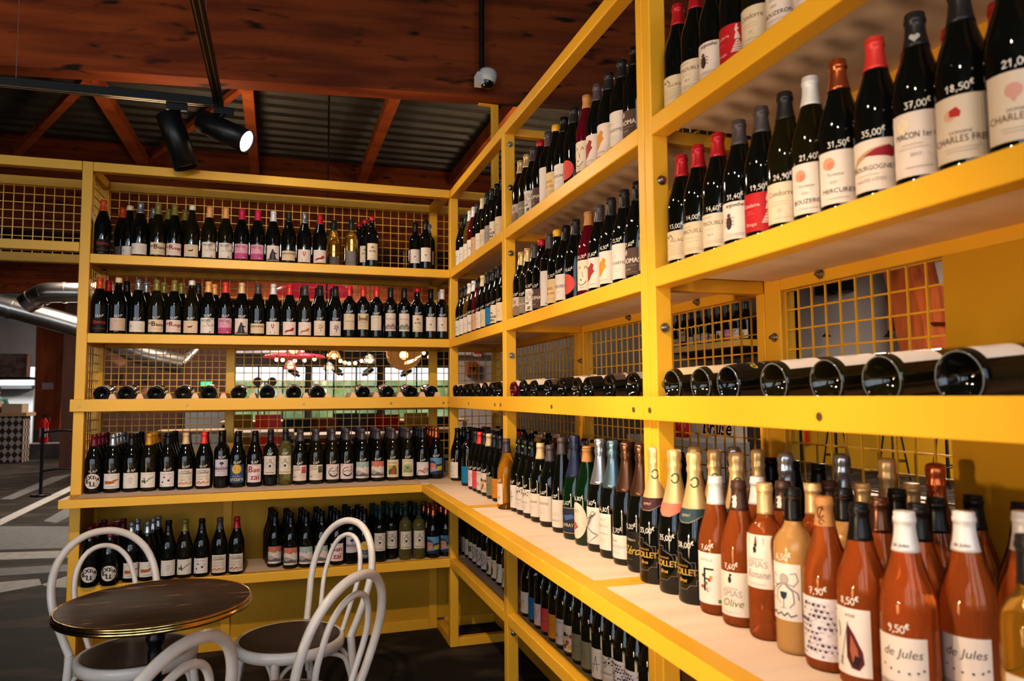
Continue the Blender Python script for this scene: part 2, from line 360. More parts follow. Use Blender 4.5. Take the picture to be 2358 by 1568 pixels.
plain('slate', 14, 76, 60, '6f6a6e', 'grey label', lambda L: (L.text('QUINCY', 0, 30, 7, '938e90', 50), L.lines(0, 22, 44, 2, 5, '8b8689')))
plain('pewter', 22, 66, 88, '8d8a8c', 'tall pewter label', lambda L: (L.text('VIN BLANC', 0, 16, 7, '3d3a3c', 40), L.lines(0, 70, 46, 3, 6, '7d7a7c')))
def _extra(L):
    L.disc(0, 37, 38, WH, n=32)
    L.text('EX', -14, 45, 21, INK, rot=12, bold=1.2); L.text('T', 6, 46, 19, INK, rot=0, bold=1.2); L.text('R', 16, 47, 10, INK, bold=.8); L.text('A', 25, 37, 18, INK, rot=-14, bold=1.2)
    L.text('B', -23, 26, 19, INK, rot=14, bold=1.2); L.text('A', -10, 27, 11, INK, bold=.8); L.text('LL', 3, 11, 23, INK, rot=-4, bold=1.2)
    L.arc(24, 24, 8, 0, 360, .8, GR); L.lines(24, 27, 11, 3, 3, GR, .7)
DS['round'] = (26, 75, 'round white lettered label', None)
L_ = Lab(); _extra(L_); DS['round'] = (26, 75, 'round white lettered label', L_)
plain('obottle', 22, 84, 76, 'ece9e6', 'white label, orange bottle', lambda L: (L.poly([(-34, 24), (-32, 40), (0, 38), (12, 44), (34, 47), (36, 42), (16, 36), (12, 26), (-10, 22)], 'c2762c'), L.stroke([(-24, 30), (6, 32)], 1, '8a4c14'), L.lines(0, 66, 64, 1, 4, LG), L.arc(4, 54, 4, 0, 360, .8, GR), L.text('CARIGNAN', 0, 8, 5.5, GR, 54)))
plain('smalltree', 20, 76, 78, 'ebe8e4', 'white label, line tree', lambda L: (L.arc(-2, 42, 9, -60, 250, 1, INK, 11), L.arc(2, 45, 6, 0, 200, .9, INK), L.stroke([(-1, 42), (-2, 26)], 1.2, INK), L.stroke([(-7, 26), (5, 26)], .8, INK), L.disc(-30, 8, 3, 'b09a3a'), L.lines(0, 70, 50, 1, 4, LG), L.lines(6, 9, 30, 1, 4, LG)))
plain('vee', 20, 78, 78, 'ebe8e2', 'white label, black V', lambda L: (L.rect(-20, 32, 20, 12, '77803a'), L.stroke([(-16, 50), (-14, 30), (-12, 22)], 4, INK), L.stroke([(-14, 24), (8, 44), (30, 54)], 3, INK), L.stroke([(-2, 30), (10, 52)], 1, INK), L.lines(0, 70, 54, 1, 4, LG), L.disc(-30, 8, 3, 'b09a3a')))
plain('pinkmarks', 20, 76, 78, 'ece8e8', 'white label, pink marks', lambda L: (L.poly([(-22, 48), (-14, 54), (-6, 48), (-12, 44)], 'a3386a'), L.poly([(0, 34), (10, 40), (14, 30), (6, 26)], '6a3358'), L.poly([(-28, 22), (-20, 32), (-16, 20)], '5c3450'), L.poly([(12, 44), (18, 48), (20, 40)], 'a3386a'), L.text("Saint l'Heur", 0, 62, 7, '7d7fae', 56, shear=.2), L.disc(-28, 8, 3, '4b4440'), L.lines(16, 12, 26, 1, 3, 'caa9ba')))
def _cav(a, b):
    def f(L):
        L.text('DOMAINE', 0, 78, 6.5, INK, 40, bold=.2); L.text('Cavalier', 0, 65, 14, INK, 66, shear=.15, bold=.3); L.lines(0, 56, 60, 3, 5, GR); L.text('Sauvignon', -12, 34, 6, GR, 30); L.text('Syrah', 22, 34, 6, GR, 20)
        for i, x in enumerate((-26, -4, 18)):
            c = (a, a, b)[i]; L.stroke([(x-8, 10), (x-5, 17), (x+3, 19), (x+9, 24), (x+13, 20)], 3.6, c); L.stroke([(x+4, 18), (x+7, 10)], 2, c)
    return f
plain('cavalier', 16, 80, 92, 'ece3d6', 'white label, orange horses', _cav('c9622c', 'c9a03c'))
plain('cavalierr', 16, 80, 92, 'ece3d6', 'white label, red horses', _cav('b03030', 'c9843c'))
plain('brand', 64, 72, 88, 'd6d0da', 'pale blue-tree label', lambda L: (L.disc(0, 68, 11, '2f4f80', 8), L.rect(0, 56, 3, 12, '2f4f80'), L.rect(0, 50, 30, 1, '6d7390'), L.text('BRANDEAU', 0, 33, 15, '2b3560', 68, bold=.4), L.text('BORDEAUX', 0, 24, 6, GR, 44), L.lines(0, 14, 50, 2, 5, LG)))
plain('arcure', 26, 80, 96, '3c5a86', 'blue label, yellow moon', lambda L: (L.disc(0, 72, 25, 'dcb858'), L.disc(-8, 76, 7, 'cfa545'), L.disc(9, 66, 5, 'cfa545'), L.lines(0, 40, 50, 1, 4, 'b5bccb'), L.text('Côtes du Rhône', 0, 31, 6, 'd9d5c8', 44), L.text('arcure', 0, 10, 22, 'ead9a8', 72, bold=.5)))
plain('banzai', 24, 80, 96, 'ecdfe0', 'white label, red lettering', lambda L: (L.text('B', -20, 54, 34, 'a8243a', bold=.8), L.text('an', 12, 54, 28, 'a8243a', bold=.8), L.text('zaï', 4, 14, 32, 'a8243a', bold=.8), L.stroke([(-34, 50), (-28, 84), (-8, 88)], 1.4, 'a8243a'), L.lines(0, 8, 40, 1, 3, LG), L.text('VIN NATURE', 0, 88, 4.5, GR, 40)))
def _octo(L):
    g = '8f8a88'
    L.disc(2, 76, 8, 'b9b3af', 10); L.arc(2, 76, 9, 0, 360, .8, g)
    for a in ([(-2, 68), (-16, 62), (-26, 72), (-20, 84), (-12, 78)], [(6, 68), (20, 64), (28, 74), (24, 88), (14, 86)], [(0, 66), (-12, 54), (-14, 38), (-4, 30)], [(4, 66), (18, 54), (20, 34), (12, 24)], [(-2, 68), (-22, 54), (-28, 42), (-20, 36)], [(6, 66), (26, 52), (28, 40)]): L.stroke(a, 1.6, g)
    L.poly([(-6, 52), (8, 52), (6, 42), (1, 38), (-4, 42)], '2d3c4c'); L.stroke([(1, 38), (1, 24)], 1, g); L.stroke([(-5, 23), (7, 23)], 1, g)
    L.stroke([(-24, 9), (-18, 15), (-12, 8), (-4, 14), (2, 8), (8, 15), (14, 8), (24, 13)], 1.8, INK)
plain('octo', 62, 70, 100, 'e7dfd6', 'white octopus label', _octo)
plain('octopale', 62, 70, 100, 'ebe2d0', 'cream octopus label', _octo)
plain('octorose', 62, 66, 104, 'efe8e2', 'white octopus label', _octo)
def _post(c, c2): return lambda L: (L.text('Carte', -16, 68, 13, INK, 34, shear=.3, rot=14), L.text('postale', -14, 56, 11, INK, 38, shear=.3, rot=10), L.rect(24, 58, 24, 34, c), L.rect(24, 64, 18, 12, c2), L.rect(24, 50, 18, 4, c2), L.arc(14, 26, 13, 0, 360, .9, LG), L.arc(14, 26, 8, 0, 360, .7, LG), L.lines(-20, 30, 32, 3, 6, LG), L.rect(-28, 20, 10, 5, c))
plain('postr', 22, 82, 84, 'eadbd2', 'postcard label, red stamp', _post('b0383c', 'd4786c'))
plain('postg', 22, 82, 84, 'e6dccc', 'postcard label, green stamp', _post('44503e', '7d8670'))
plain('circ', 22, 82, 84, 'e9dedc', 'white label, ink ring', lambda L: (L.arc(4, 40, 27, 100, 420, 3.4, INK, 25), L.arc(4, 38, 22, 200, 330, 5, '4b4444', 19), L.stroke([(-18, 44), (-8, 50), (2, 42), (14, 50), (26, 44)], 2.6, INK), L.stroke([(-14, 34), (0, 30), (14, 36)], 1.6, GR), L.disc(26, 66, 4, INK), L.text('Rouge', -24, 74, 7, 'c88a9c', 24)))
plain('circp', 22, 82, 84, 'ead9dc', 'pinkish label, ink ring', lambda L: (L.arc(4, 40, 27, 80, 400, 3.4, INK, 25), L.arc(4, 38, 22, 210, 340, 5, '4b4444', 19), L.stroke([(-18, 46), (-8, 40), (2, 50), (14, 42), (26, 48)], 2.6, INK), L.disc(26, 66, 4, INK), L.text('Blanc', -24, 74, 7, 'b5506c', 24)))
def _hill(sky):
    def f(L):
        L.poly([(-42, 60), (-28, 66), (-8, 58), (14, 68), (28, 58), (42, 64), (42, 0), (-42, 0)], 'e4ddd8'); L.poly([(-42, 40), (-20, 44), (10, 30), (42, 24), (42, 0), (-42, 0)], 'b8b0ae')
        L.poly([(-42, 26), (-22, 18), (0, 30), (42, 12), (42, 8), (-42, 8)], '6d6668'); L.stroke([(-42, 34), (-10, 22), (42, 18)], 1, '8d8688'); L.rect(0, 5, 84, 10, 'ece4de'); L.text('la Fugue', 24, 3, 6, INK, 26, bold=.2)
        L.stroke([(2, 56), (2, 68)], 1.6, INK); L.stroke([(-3, 64), (7, 64)], 1, INK)
    return f
plain('hillt', 22, 82, 92, 'a9c4bf', 'teal-sky hills label', _hill(0))
plain('hillo', 22, 82, 92, 'd8836a', 'coral-sky hills label', _hill(0))
def _road(L):
    L.text('LE CHEMIN', 0, 78, 7, INK, 50, bold=.3); L.rect(0, 42, 48, 52, 'd9b04c'); L.poly([(-24, 16), (-24, 40), (-6, 52), (4, 68), (12, 68), (24, 44), (24, 16)], '4f7a3c'); L.poly([(-14, 16), (0, 34), (-2, 48), (8, 62), (12, 60), (8, 46), (14, 34), (14, 16)], 'c4503c'); L.lines(0, 8, 30, 1, 3, 'c88a6c')
plain('road', 20, 72, 100, 'e9dcc0', 'cream label, red road', _road)
def _field(L):
    L.text('LES VIGNES', 0, 84, 6, INK, 50); L.rect(0, 46, 50, 56, 'dfe0b8')
    for i in range(9): a = math.radians(15+i*18.7); L.stroke([(0, 44), (25*math.cos(a), 44+27*math.sin(a))], 2.4, '4d7a34')
    for i in range(4): L.stroke([(-24, 22+i*6), (-10, 26+i*5), (8, 22+i*6), (24, 26+i*5)], 2.4, '4d7a34')
    L.lines(0, 10, 36, 1, 3, LG)
plain('field', 22, 70, 98, 'ece2c4', 'cream label, green rays', _field)
def _hearts(L):
    r = random.Random(3)
    for i in range(34): x, y = r.uniform(-32, 32), r.uniform(6, 50); y = 10+(x+34)*.4+r.uniform(-12, 14); L.poly([(x-3, y), (x, y+3), (x+3, y), (x, y-3.4)], r.choice(['b8303c', 'd4606c', '4a2030', 'e08a94']))
    L.lines(0, 66, 36, 1, 3, LG)
plain('hearts', 24, 80, 76, 'efe4e2', 'white label, red confetti', _hearts)
def _man(L):
    L.poly([(-40, 96), (40, 96), (40, 62), (0, 58), (-40, 66)], '6fa8cf'); L.poly([(0, 58), (40, 62), (40, 30), (0, 34)], '34506c'); L.poly([(4, 44), (40, 52), (40, 26), (10, 22)], 'cfc23c'); L.poly([(-40, 0), (40, 0), (40, 24), (0, 20), (-40, 10)], '2c3e5c')
    L.disc(-20, 46, 19, 'd88a7c', 26); L.poly([(-42, 62), (-38, 78), (-20, 82), (-4, 74), (2, 60), (-20, 66)], '3c5e84'); L.stroke([(-26, 34), (-16, 32), (-8, 36)], 2, 'f0dcd4'); L.disc(-14, 50, 2, INK); L.disc(-28, 50, 2, INK)
plain('man', 26, 80, 96, '7eb2d4', 'bright blue painted label', _man)
# right-hand shelves
plain('village', 14, 84, 76, 'e6d6b8', 'beige house label', lambda L: (L.stroke([(-40, 56), (-32, 66), (-24, 58), (-16, 66), (-8, 56)], 2, INK), L.text('VILLAGES', 8, 46, 9, '6b5a48', 56), L.lines(-4, 38, 66, 5, 6, 'a89a84')))
plain('uilly', 14, 82, 80, 'e9d8bb', 'beige spaced-capital label', lambda L: (L.lines(-14, 68, 34, 1, 4, GR), L.text('BROUILLY', 0, 52, 11, '8a7454', 74), L.lines(-4, 40, 50, 2, 9, 'b0a08a'), L.lines(-4, 14, 60, 2, 5, 'b0a08a')))
plain('oubles', 14, 84, 80, 'e8dac4', 'beige label, thin rules', lambda L: (L.lines(-20, 72, 36, 1, 4, GR), L.text('TROUBLES', 0, 52, 10, '6d6054', 70), L.lines(-10, 42, 34, 1, 4, LG), L.text('2018', -8, 26, 6, LG), L.lines(0, 14, 64, 2, 5, 'b0a08a')))
def _insect(L):
    L.text('argonthe', 0, 74, 9, INK, 60, bold=.3); L.disc(-14, 38, 8, '4b3a38', 15); L.disc(-14, 55, 5, '6b5450'); L.stroke([(-14, 28), (-14, 52)], 1, '8c7470')
    for s in (-1, 1):
        for y in (30, 38, 46): L.stroke([(-14, y), (-14+s*11, y+4), (-14+s*14, y)], 1, INK)
    L.lines(0, 12, 50, 2, 4, LG)
plain('insect', 14, 86, 86, 'efe3dc', 'white beetle label', _insect)
def _lady(L):
    L.text('Condorre', -18, 54, 8, 'f0c4bc', 40, bold=.3); L.lines(-22, 44, 30, 2, 5, 'e08a80'); w = 'f3dcd4'
    L.stroke([(20, 80), (17, 68), (22, 58)], 4, w); L.disc(20, 70, 4, w); L.poly([(17, 60), (24, 60), (28, 46), (14, 46)], w); L.poly([(18, 44), (24, 44), (40, 16), (6, 16)], w)
    for k in range(4): L.stroke([(9+k*1.6, 20+k*6), (37-k*2.5, 20+k*6)], 1.3, 'c8303a')
    L.text('Rouge', -18, 12, 8, 'f0c4bc', 34, shear=.2)
plain('redfig', 14, 86, 84, 'c4262f', 'red dancer label', _lady)
plain('beigetxt', 14, 84, 84, 'e8d9c0', 'beige lettered label', lambda L: (L.text('Condorre', -6, 56, 12, '8c7a64', 56, bold=.2), L.lines(-8, 44, 40, 2, 6, 'b0a08a'), L.text('IX', -6, 22, 8, 'b0a08a'), L.lines(0, 10, 50, 1, 4, LG)))
def _peach(t): return lambda L: (L.disc(-18, 76, 12, 'eda88c'), L.disc(-14, 72, 7, 'e88f76'), L.text('Rosette', -6, 52, 7, LG, 40), L.text('2020', -10, 38, 5, LG), L.text(t, -2, 20, 9, '5c5450', 64), L.lines(-4, 10, 40, 1, 4, LG))
plain('peachu', 14, 84, 100, 'ede2da', 'white label, peach dot', _peach('BOUZERON'))
plain('peachm', 14, 84, 100, 'ede2da', 'white label, coral dot', _peach('MERCUREY'))
def _bourg(L):
    L.poly([(-43, 44), (-30, 62), (-8, 72), (20, 78), (43, 66), (43, 58), (20, 70), (-8, 62), (-30, 50), (-43, 34)], 'c9a884'); L.poly([(-16, 62), (4, 72), (24, 76), (43, 58), (43, 52), (20, 58), (0, 60)], '9c1f34'); L.stroke([(24, 77), (43, 62)], 2, '4b2a2c')
    L.text('BOURGOGNE', -4, 36, 9, '6d625c', 66); L.lines(-10, 28, 40, 1, 4, LG); L.text('HAUTES CÔTES', -6, 16, 6, LG, 50)
plain('bourg', 14, 86, 90, 'eee0d6', 'burgundy hill label', _bourg)
plain('cru', 14, 88, 106, 'e9ddd6', 'white label, gilt grapes', lambda L: ([L.disc(-22+x, 86+y, 5, 'f3e6c8', n=12) for x, y in ((0, 6), (-6, 2), (6, 2), (-4, -5), (4, -5), (0, -11))], L.text('MACON 1er CRU', 4, 62, 11, '5c504a', 76), L.lines(-8, 52, 46, 2, 6, LG), L.text('2017', -4, 32, 6, LG), L.lines(0, 14, 64, 1, 4, GR)))
plain('frey', 14, 88, 100, 'ddd0bf', 'grey label, red spots', lambda L: (L.disc(-14, 70, 9, 'd8b09c'), L.poly([(-14, 68), (-14, 78), (-4, 82), (2, 74), (0, 66)], 'b8302c'), L.text('DOMAINE', 0, 40, 5, GR, 36), L.text('CHARLES FREY', 0, 27, 11, '5c5248', 80), L.lines(0, 18, 56, 2, 5, LG)))
plain('freyp', 14, 88, 100, 'ddd0bf', 'grey label, pink balloon', lambda L: (L.disc(-6, 72, 11, 'd4a49a'), L.poly([(-12, 64), (0, 64), (-6, 54)], 'd4a49a'), L.text('DOMAINE', 0, 42, 5, GR, 36), L.text('CHARLES FREY', 0, 29, 11, '5c5248', 80), L.lines(0, 18, 56, 2, 5, LG)))
plain('pict', 14, 78, 80, 'c9b9b0', 'mauve landscape label', lambda L: (L.poly([(-39, 0), (39, 0), (39, 30), (10, 44), (-20, 34), (-39, 40)], '8c7468'), L.disc(0, 58, 10, '9c8a94')))
plain('graytxt', 14, 78, 70, '8b8577', 'olive grey label', lambda L: (L.text('VIGNERON', 0, 36, 8, 'd5cfc2', 60, bold=.2), L.lines(0, 26, 40, 2, 5, 'aaa494')))
def _doodle(L):
    L.arc(4, 60, 15, 0, 360, 1.4, INK, 20); L.arc(4, 60, 9, 20, 320, 1.2, INK, 13); L.arc(10, 66, 3, 0, 360, 1, INK); L.arc(-2, 56, 4, 0, 360, 1, INK)
    L.text('no', -4, 28, 14, INK, shear=.2, bold=.4); L.text('gg', 4, 10, 14, INK, shear=.2, bold=.4)
plain('doodle', 14, 74, 92, 'eee6e0', 'white doodle label', _doodle)
plain('brown', 14, 84, 80, '5c4a44', 'brown label', lambda L: (L.disc(-14, 68, 8, 'c9b8ae'), L.text('PHOMAS', 2, 36, 15, 'e8ddd6', 72, bold=.6), L.lines(0, 28, 60, 1, 4, 'b09c94', 1), L.text('Syrah', -4, 14, 8, 'd4c4bc'), L.lines(0, 8, 60, 1, 4, 'b09c94')))
plain('tallpink', 14, 78, 138, 'f0e6e2', 'tall white label', lambda L: ([L.stroke([(-18, y), (-24, y+6), (-14, y+10), (-20, y+14)], 1.8, 'c8486c') for y in (14, 32, 50, 68)], L.text('SO', -14, 104, 7, LG), L.rect(20, 8, 6, 6, LG)))
plain('amis', 14, 78, 92, 'ead2a4', 'tan label, orange lettering', lambda L: (L.text('amis', -8, 50, 17, 'd08a24', 44, bold=.6), L.text('de vin', -4, 32, 14, 'd08a24', 44, bold=.5), L.lines(0, 18, 44, 2, 5, 'b59a70')))
plain('ures', 14, 82, 96, 'ece6e2', 'pale lettered label', lambda L: (L.text('MESURES', 4, 46, 11, '4c4648', 70, bold=.2), L.lines(0, 78, 24, 1, 4, LG), L.lines(0, 32, 40, 2, 6, LG)))
L_ = Lab(); L_.disc(-8, 44, 36, 'd8564c', n=32); L_.text('Ä', -16, 36, 12, '7a1f1c'); DS['redcirc'] = (16, 84, 'red round label', L_)
plain('smile', 20, 76, 104, 'ede0cc', 'cream smiling-face label', lambda L: (L.arc(0, 44, 22, 215, 330, 2.2, INK, 26), L.disc(-2, 36, 3, INK), L.stroke([(-14, 74), (-8, 84), (-2, 74)], 1.6, INK), L.stroke([(12, 72), (18, 82), (24, 72)], 1.6, INK), L.stroke([(4, 64), (8, 44)], 1.4, INK), L.text('vin nu', 2, 8, 6, GR)))
def _blob(c): return lambda L: (L.poly([(-36, 28), (-30, 42), (-36, 56), (-24, 70), (-10, 74), (-2, 84), (10, 76), (6, 62), (12, 54), (0, 42), (-8, 30), (-22, 22)], c), L.text('ROUANNE', 0, 10, 5, LG, 50))
plain('blobr', 16, 80, 100, 'eee0da', 'white label, crimson splash', _blob('a83a40'))
plain('blobo', 16, 80, 104, 'eee0da', 'white label, orange splash', _blob('dd9a3c'))
plain('charms', 16, 84, 108, 'ece2dc', 'white plain-lettered label', lambda L: (L.text('CHARMES', 6, 44, 11, '5c5654', 66), L.text('2019', -12, 66, 8, LG, shear=.2), L.lines(0, 30, 36, 2, 6, LG)))
# display of sparkling / counter
plain('amberw', 22, 52, 86, 'efe4d6', 'narrow white label', lambda L: (L.lines(0, 60, 30, 2, 6, LG), L.text('Folle', 2, 24, 9, '9c8c6c', shear=.3)))
def _spray(L):
    r = random.Random(8)
    for i in range(40): L.disc(r.uniform(-30, 30), 84+r.uniform(-14, 8)-abs(r.gauss(0, 6)), r.uniform(.8, 2.4), INK, n=7)
    L.stroke([(-28, 20), (-16, 44), (-4, 60), (10, 70)], 1, INK); L.text('Domaine', 4, 40, 7, GR, shear=.3); L.lines(4, 26, 34, 2, 6, LG)
plain('spray', 20, 76, 92, 'ece4dc', 'white ink-spray label', _spray)
plain('leafw', 20, 80, 88, 'ebe0d0', 'white label, orange leaf', lambda L: (L.poly([(-38, 86), (-28, 92), (-22, 80), (-32, 70)], 'e0963c'), L.text('CHAUME', -2, 52, 9, GR, 56), L.lines(0, 40, 46, 2, 8, LG)))
plain('dayw', 20, 80, 92, 'ece2d4', 'pale cream label', lambda L: (L.text('DOMAINE', 0, 60, 10, GR, 56), L.lines(0, 46, 40, 3, 8, LG)))
plain('redsp', 18, 82, 96, 'ebe1d4', 'white label, red flower', lambda L: (L.disc(-26, 68, 7, 'b8484c'), L.disc(-22, 58, 5, 'c86a60'), L.text('VOUVRAY', 4, 20, 8, LG, 60), L.lines(6, 50, 40, 2, 7, LG)))
def _navy(L):
    L.rect(0, 4, 80, 2, 'c9a24c'); L.rect(0, 86, 80, 2, 'c9a24c'); L.poly([(-10, 60), (30, 66), (38, 54), (0, 44)], '4c6ca0'); L.text('VOUVRAY', -2, 24, 12, 'd9c48c', 70, bold=.3); L.lines(-10, 16, 44, 1, 4, '8a90a8'); L.poly([(-38, 70), (-28, 76), (-24, 62), (-32, 56)], 'c9763c')
plain('navy', 18, 80, 90, '28324e', 'navy gold-trimmed label', _navy)
L_ = Lab(); L_.disc(-4, 58, 40, 'ece0cc', 58, n=32); L_.text('BIO', -4, 84, 10, GR); [L_.disc(-16+x, 40+y, 5, 'c8483c', n=10) for x, y in ((0, 0), (8, 6), (4, -8), (14, -2), (-2, 10))]; DS['oval'] = (20, 116, 'oval cream label', L_)
def _skel(L):
    L.arc(16, 92, 7, 0, 360, 1.6, INK)
    for i in range(7): L.stroke([(-6+i*3-8, 58+i*5), (-6+i*3+8, 56+i*5)], 1.6, INK)
    L.stroke([(-10, 50), (12, 86)], 2, INK); L.stroke([(-10, 50), (-24, 26), (-6, 12)], 2, INK); L.stroke([(-10, 50), (14, 36), (30, 30)], 2, INK); L.stroke([(10, 82), (-14, 74), (-26, 60)], 1.6, INK); L.stroke([(12, 84), (28, 96)], 1.6, INK); L.stroke([(-34, 14), (0, 4), (34, 30)], 1, INK)
plain('skel', 24, 80, 112, 'ece4dc', 'white skeleton label', _skel)
plain('bandw', 24, 56, 106, 'ebe2d8', 'narrow cream label', lambda L: (L.text('BRUT', 0, 84, 8, LG), L.text('NATURE', 0, 66, 7, LG, 40), L.stroke([(-20, 50), (20, 46)], 1, GR), L.lines(0, 30, 30, 2, 6, LG)))
plain('ray', 18, 82, 66, 'ebe3da', 'low white printed label', lambda L: (L.text('Vincent', -8, 46, 7, INK, shear=.2), L.text('VOUVRAY', 2, 28, 10, LG, 64), L.lines(0, 16, 44, 1, 4, LG)))
plain('zero', 18, 84, 92, '1b1917', 'black label, gold script', lambda L: (L.text('Zéro', 4, 30, 24, 'd8c04c', 56, shear=.35, bold=.3), L.text('Brut Nature', -4, 66, 8, 'd8d0c0', 50, shear=.2), L.lines(-8, 16, 40, 1, 4, 'a89a5c')))
def _deco(L):
    c = '8c8a84'; L.text('CHAMPAGNE', -12, 62, 5, 'd8a848', 50); L.text('COLLET', -4, 44, 15, 'd9b455', 66, bold=.6); L.text('Brut', -6, 28, 9, 'd9b455', shear=.2, bold=.3)
    L.stroke([(-36, 92), (-8, 92), (-8, 82), (10, 74), (26, 74), (26, 58), (38, 58), (38, 34), (28, 34), (28, 22), (14, 22), (4, 12), (-20, 12)], 1, c); L.stroke([(-2, 84), (18, 68), (20, 50), (32, 46)], .8, c); L.disc(-34, 74, 5, 'd8a848')
L_ = Lab(); _deco(L_); DS['deco'] = (22, 100, 'gilt lettering', L_)
def _bigf(L):
    L.text('CASTELLE', -4, 92, 6, GR, 50); L.rect(-6, 52, 5, 50, INK); L.rect(4, 75, 24, 4, INK); L.rect(0, 54, 14, 3, INK)
    for x, y, c in ((-10, 60, '4c6a34'), (6, 52, 'b8484c'), (-2, 44, '6a8a44'), (10, 58, 'c8a03c'), (-12, 36, 'b8484c')): L.disc(x, y, 4, c, n=10)
    L.text('E', 2, 26, 10, 'c46a5c'); L.rect(28, 8, 7, 7, '4c8a4c')
plain('bigf', 24, 72, 110, 'f0ebe4', 'white letter-F label', _bigf)
def _fox(t, c): return lambda L: (L.disc(-2, 74, 4, INK, 7), L.disc(0, 84, 3, INK), L.text('DOMAINE', 0, 54, 5, LG, 36), L.text('SPIAS', 2, 40, 14, LG, 46), L.text(t, 2, 20, 16, c, 46, shear=.3), L.lines(0, 8, 44, 1, 3, LG))
plain('foxg', 22, 72, 90, 'ede4d8', 'white label, green script', _fox('Olive', '7c8a3c'))
plain('foxw', 100, 66, 104, 'ece4dc', 'high white label', _fox('Romaine', LG))
def _conf(L):
    r = random.Random(5)
    for i in range(9):
        for j in range(10):
            x, y = -34+i*8.5+(j % 2)*4, 8+j*9.6
            if r.random() < .72: s = r.uniform(1.2, 2.6); a = r.uniform(-.4, .4); L.poly([(x-s+a, y-s), (x+s, y-s+a), (x+s-a, y+s), (x-s, y+s-a)], r.choice(['3c3550', '5c5478', '4b4466', '2c2838']))
plain('conf', 20, 82, 106, 'ece6ec', 'white square-confetti label', _conf)
def _feather(L):
    L.poly([(-4, 84), (8, 66), (20, 40), (22, 22), (14, 10), (2, 12), (-6, 28), (-6, 56)], '5c1f24'); L.poly([(2, 66), (12, 44), (14, 26), (4, 22), (0, 40)], 'b06a4c'); L.poly([(8, 34), (18, 30), (12, 14), (4, 18)], '2c1a20'); L.stroke([(-22, 82), (-18, 70), (-20, 58)], 1.6, INK); L.stroke([(-16, 18), (-12, 40), (-2, 86)], 1, GR); L.text('ROSÉ', 2, 94, 5, GR)
    L.text('pra', -14, 20, 8, GR, rot=80)
plain('feather', 22, 66, 108, 'efe8e4', 'white teardrop label', _feather)
plain('jules', 22, 82, 92, 'efe6e0', 'white script label, dots', lambda L: (L.text('de Jules', 4, 62, 14, '3c3634', 66, shear=.25), [L.disc(x, y, 1.8, INK, n=8) for x, y in ((-24, 46), (-12, 42), (0, 40), (14, 40), (26, 42), (34, 46))], L.text('gourmand', -6, 18, 10, GR, 60, shear=.3)))
def _wheel(L):
    L.arc(2, 44, 34, 20, 200, 6, INK, 44); L.arc(2, 44, 24, 0, 360, 3, '5c4a3c', 34); L.rect(-6, 30, 20, 30, '3c3430'); L.stroke([(-30, 10), (-20, 60), (10, 80)], 2, 'c8a05c'); L.text('nº7', 4, 60, 10, 'ece0d0')
plain('wheel', 22, 84, 112, 'eae2d4', 'white arch-drawing label', _wheel)
# solid coloured labels
for nm, c, c2, d in (('blue', '1f7fb4', '4c9cc8', 'bright blue label'), ('coral', 'd8525c', 'e88a90', 'coral label'), ('orange', 'e0962c', 'b86a1c', 'orange label'), ('sage', '8a8a70', '6a6a54', 'sage green label'), ('beige', 'e2cfae', 'a8946c', 'beige label'), ('white', 'ece4dc', 'b0a8a2', 'white label'), ('tealb', 'dfe6e4', '3c7f94', 'teal-edged label'), ('blonde', 'd9b088', 'b0845c', 'tan label'), ('silver', '9a9a98', '6c6c6a', 'silver label')):
    plain(nm, 16, 82, 88, c, d, (lambda c2: lambda L: (L.text('CUVÉE', -4, 44, 9, c2, 50), L.lines(-4, 34, 46, 3, 6, c2)))(c2))
DS['tealb'][3].poly([(-41, 0), (-41, 88), (-30, 88), (-18, 40), (-26, 0)], '3c7f94')
plain('scripth', 16, 82, 92, 'ece6e2', 'white monogram label', lambda L: (L.stroke([(-18, 66), (-20, 30)], 1.4, INK), L.stroke([(-6, 66), (-8, 30)], 1.4, INK), L.stroke([(-20, 48), (-6, 50)], 1.2, INK), L.text('RL', 12, 38, 14, GR, shear=.3), L.lines(0, 20, 40, 1, 4, LG)))
plain('circbeige', 16, 82, 88, 'e6d4bc', 'beige dot-circle label', lambda L: ([L.arc(-4, 44, r, 0, 360, 1.2, 'a08468') for r in (8, 15, 22)], L.lines(0, 10, 40, 1, 4, LG)))
plain('noir', 16, 82, 88, 'e8dac6', 'cream black-lettered label', lambda L: (L.text('BON', -8, 44, 11, INK, bold=.5), L.text('ROUGE', -2, 24, 13, INK, 60, bold=.6), L.text('ZÈRES', -2, 8, 11, INK, 60, bold=.6)))
plain('pinkw', 16, 80, 84, 'e8d4d6', 'pink-sketched label', lambda L: (L.stroke([(-20, 20), (-10, 60), (4, 30), (18, 66)], 1.6, 'b8788a'), L.arc(0, 44, 20, 30, 290, 1.2, 'c88a98')))
def _flowers(L):
    r = random.Random(2)
    for i in range(16): x, y = r.uniform(-34, 34), r.uniform(8, 60); L.disc(x, y, r.uniform(3, 8), r.choice(['d8964c', '3c3a44', '6c8a9c', 'e8c04c', 'b8543c', '2c2a30']), n=10)
plain('flowers', 18, 80, 92, 'e9dcca', 'multicolour flower label', _flowers)
plain('greentxt', 16, 76, 90, 'efeae0', 'white label, green lettering', lambda L: (L.text('RIESLING', 2, 44, 12, '3c7a3c', 70, rot=78, bold=.6), L.lines(0, 84, 40, 1, 3, 'b8a03c')))
plain('tulip', 16, 76, 90, 'eee4d6', 'white label, red tulip', lambda L: (L.text('NATURE', -2, 72, 7, INK, 50), L.poly([(-14, 14), (-16, 40), (-4, 62), (8, 40), (4, 14)], '3c6a3c'), L.poly([(-10, 30), (-4, 56), (4, 34), (-2, 22)], 'c0453c')))
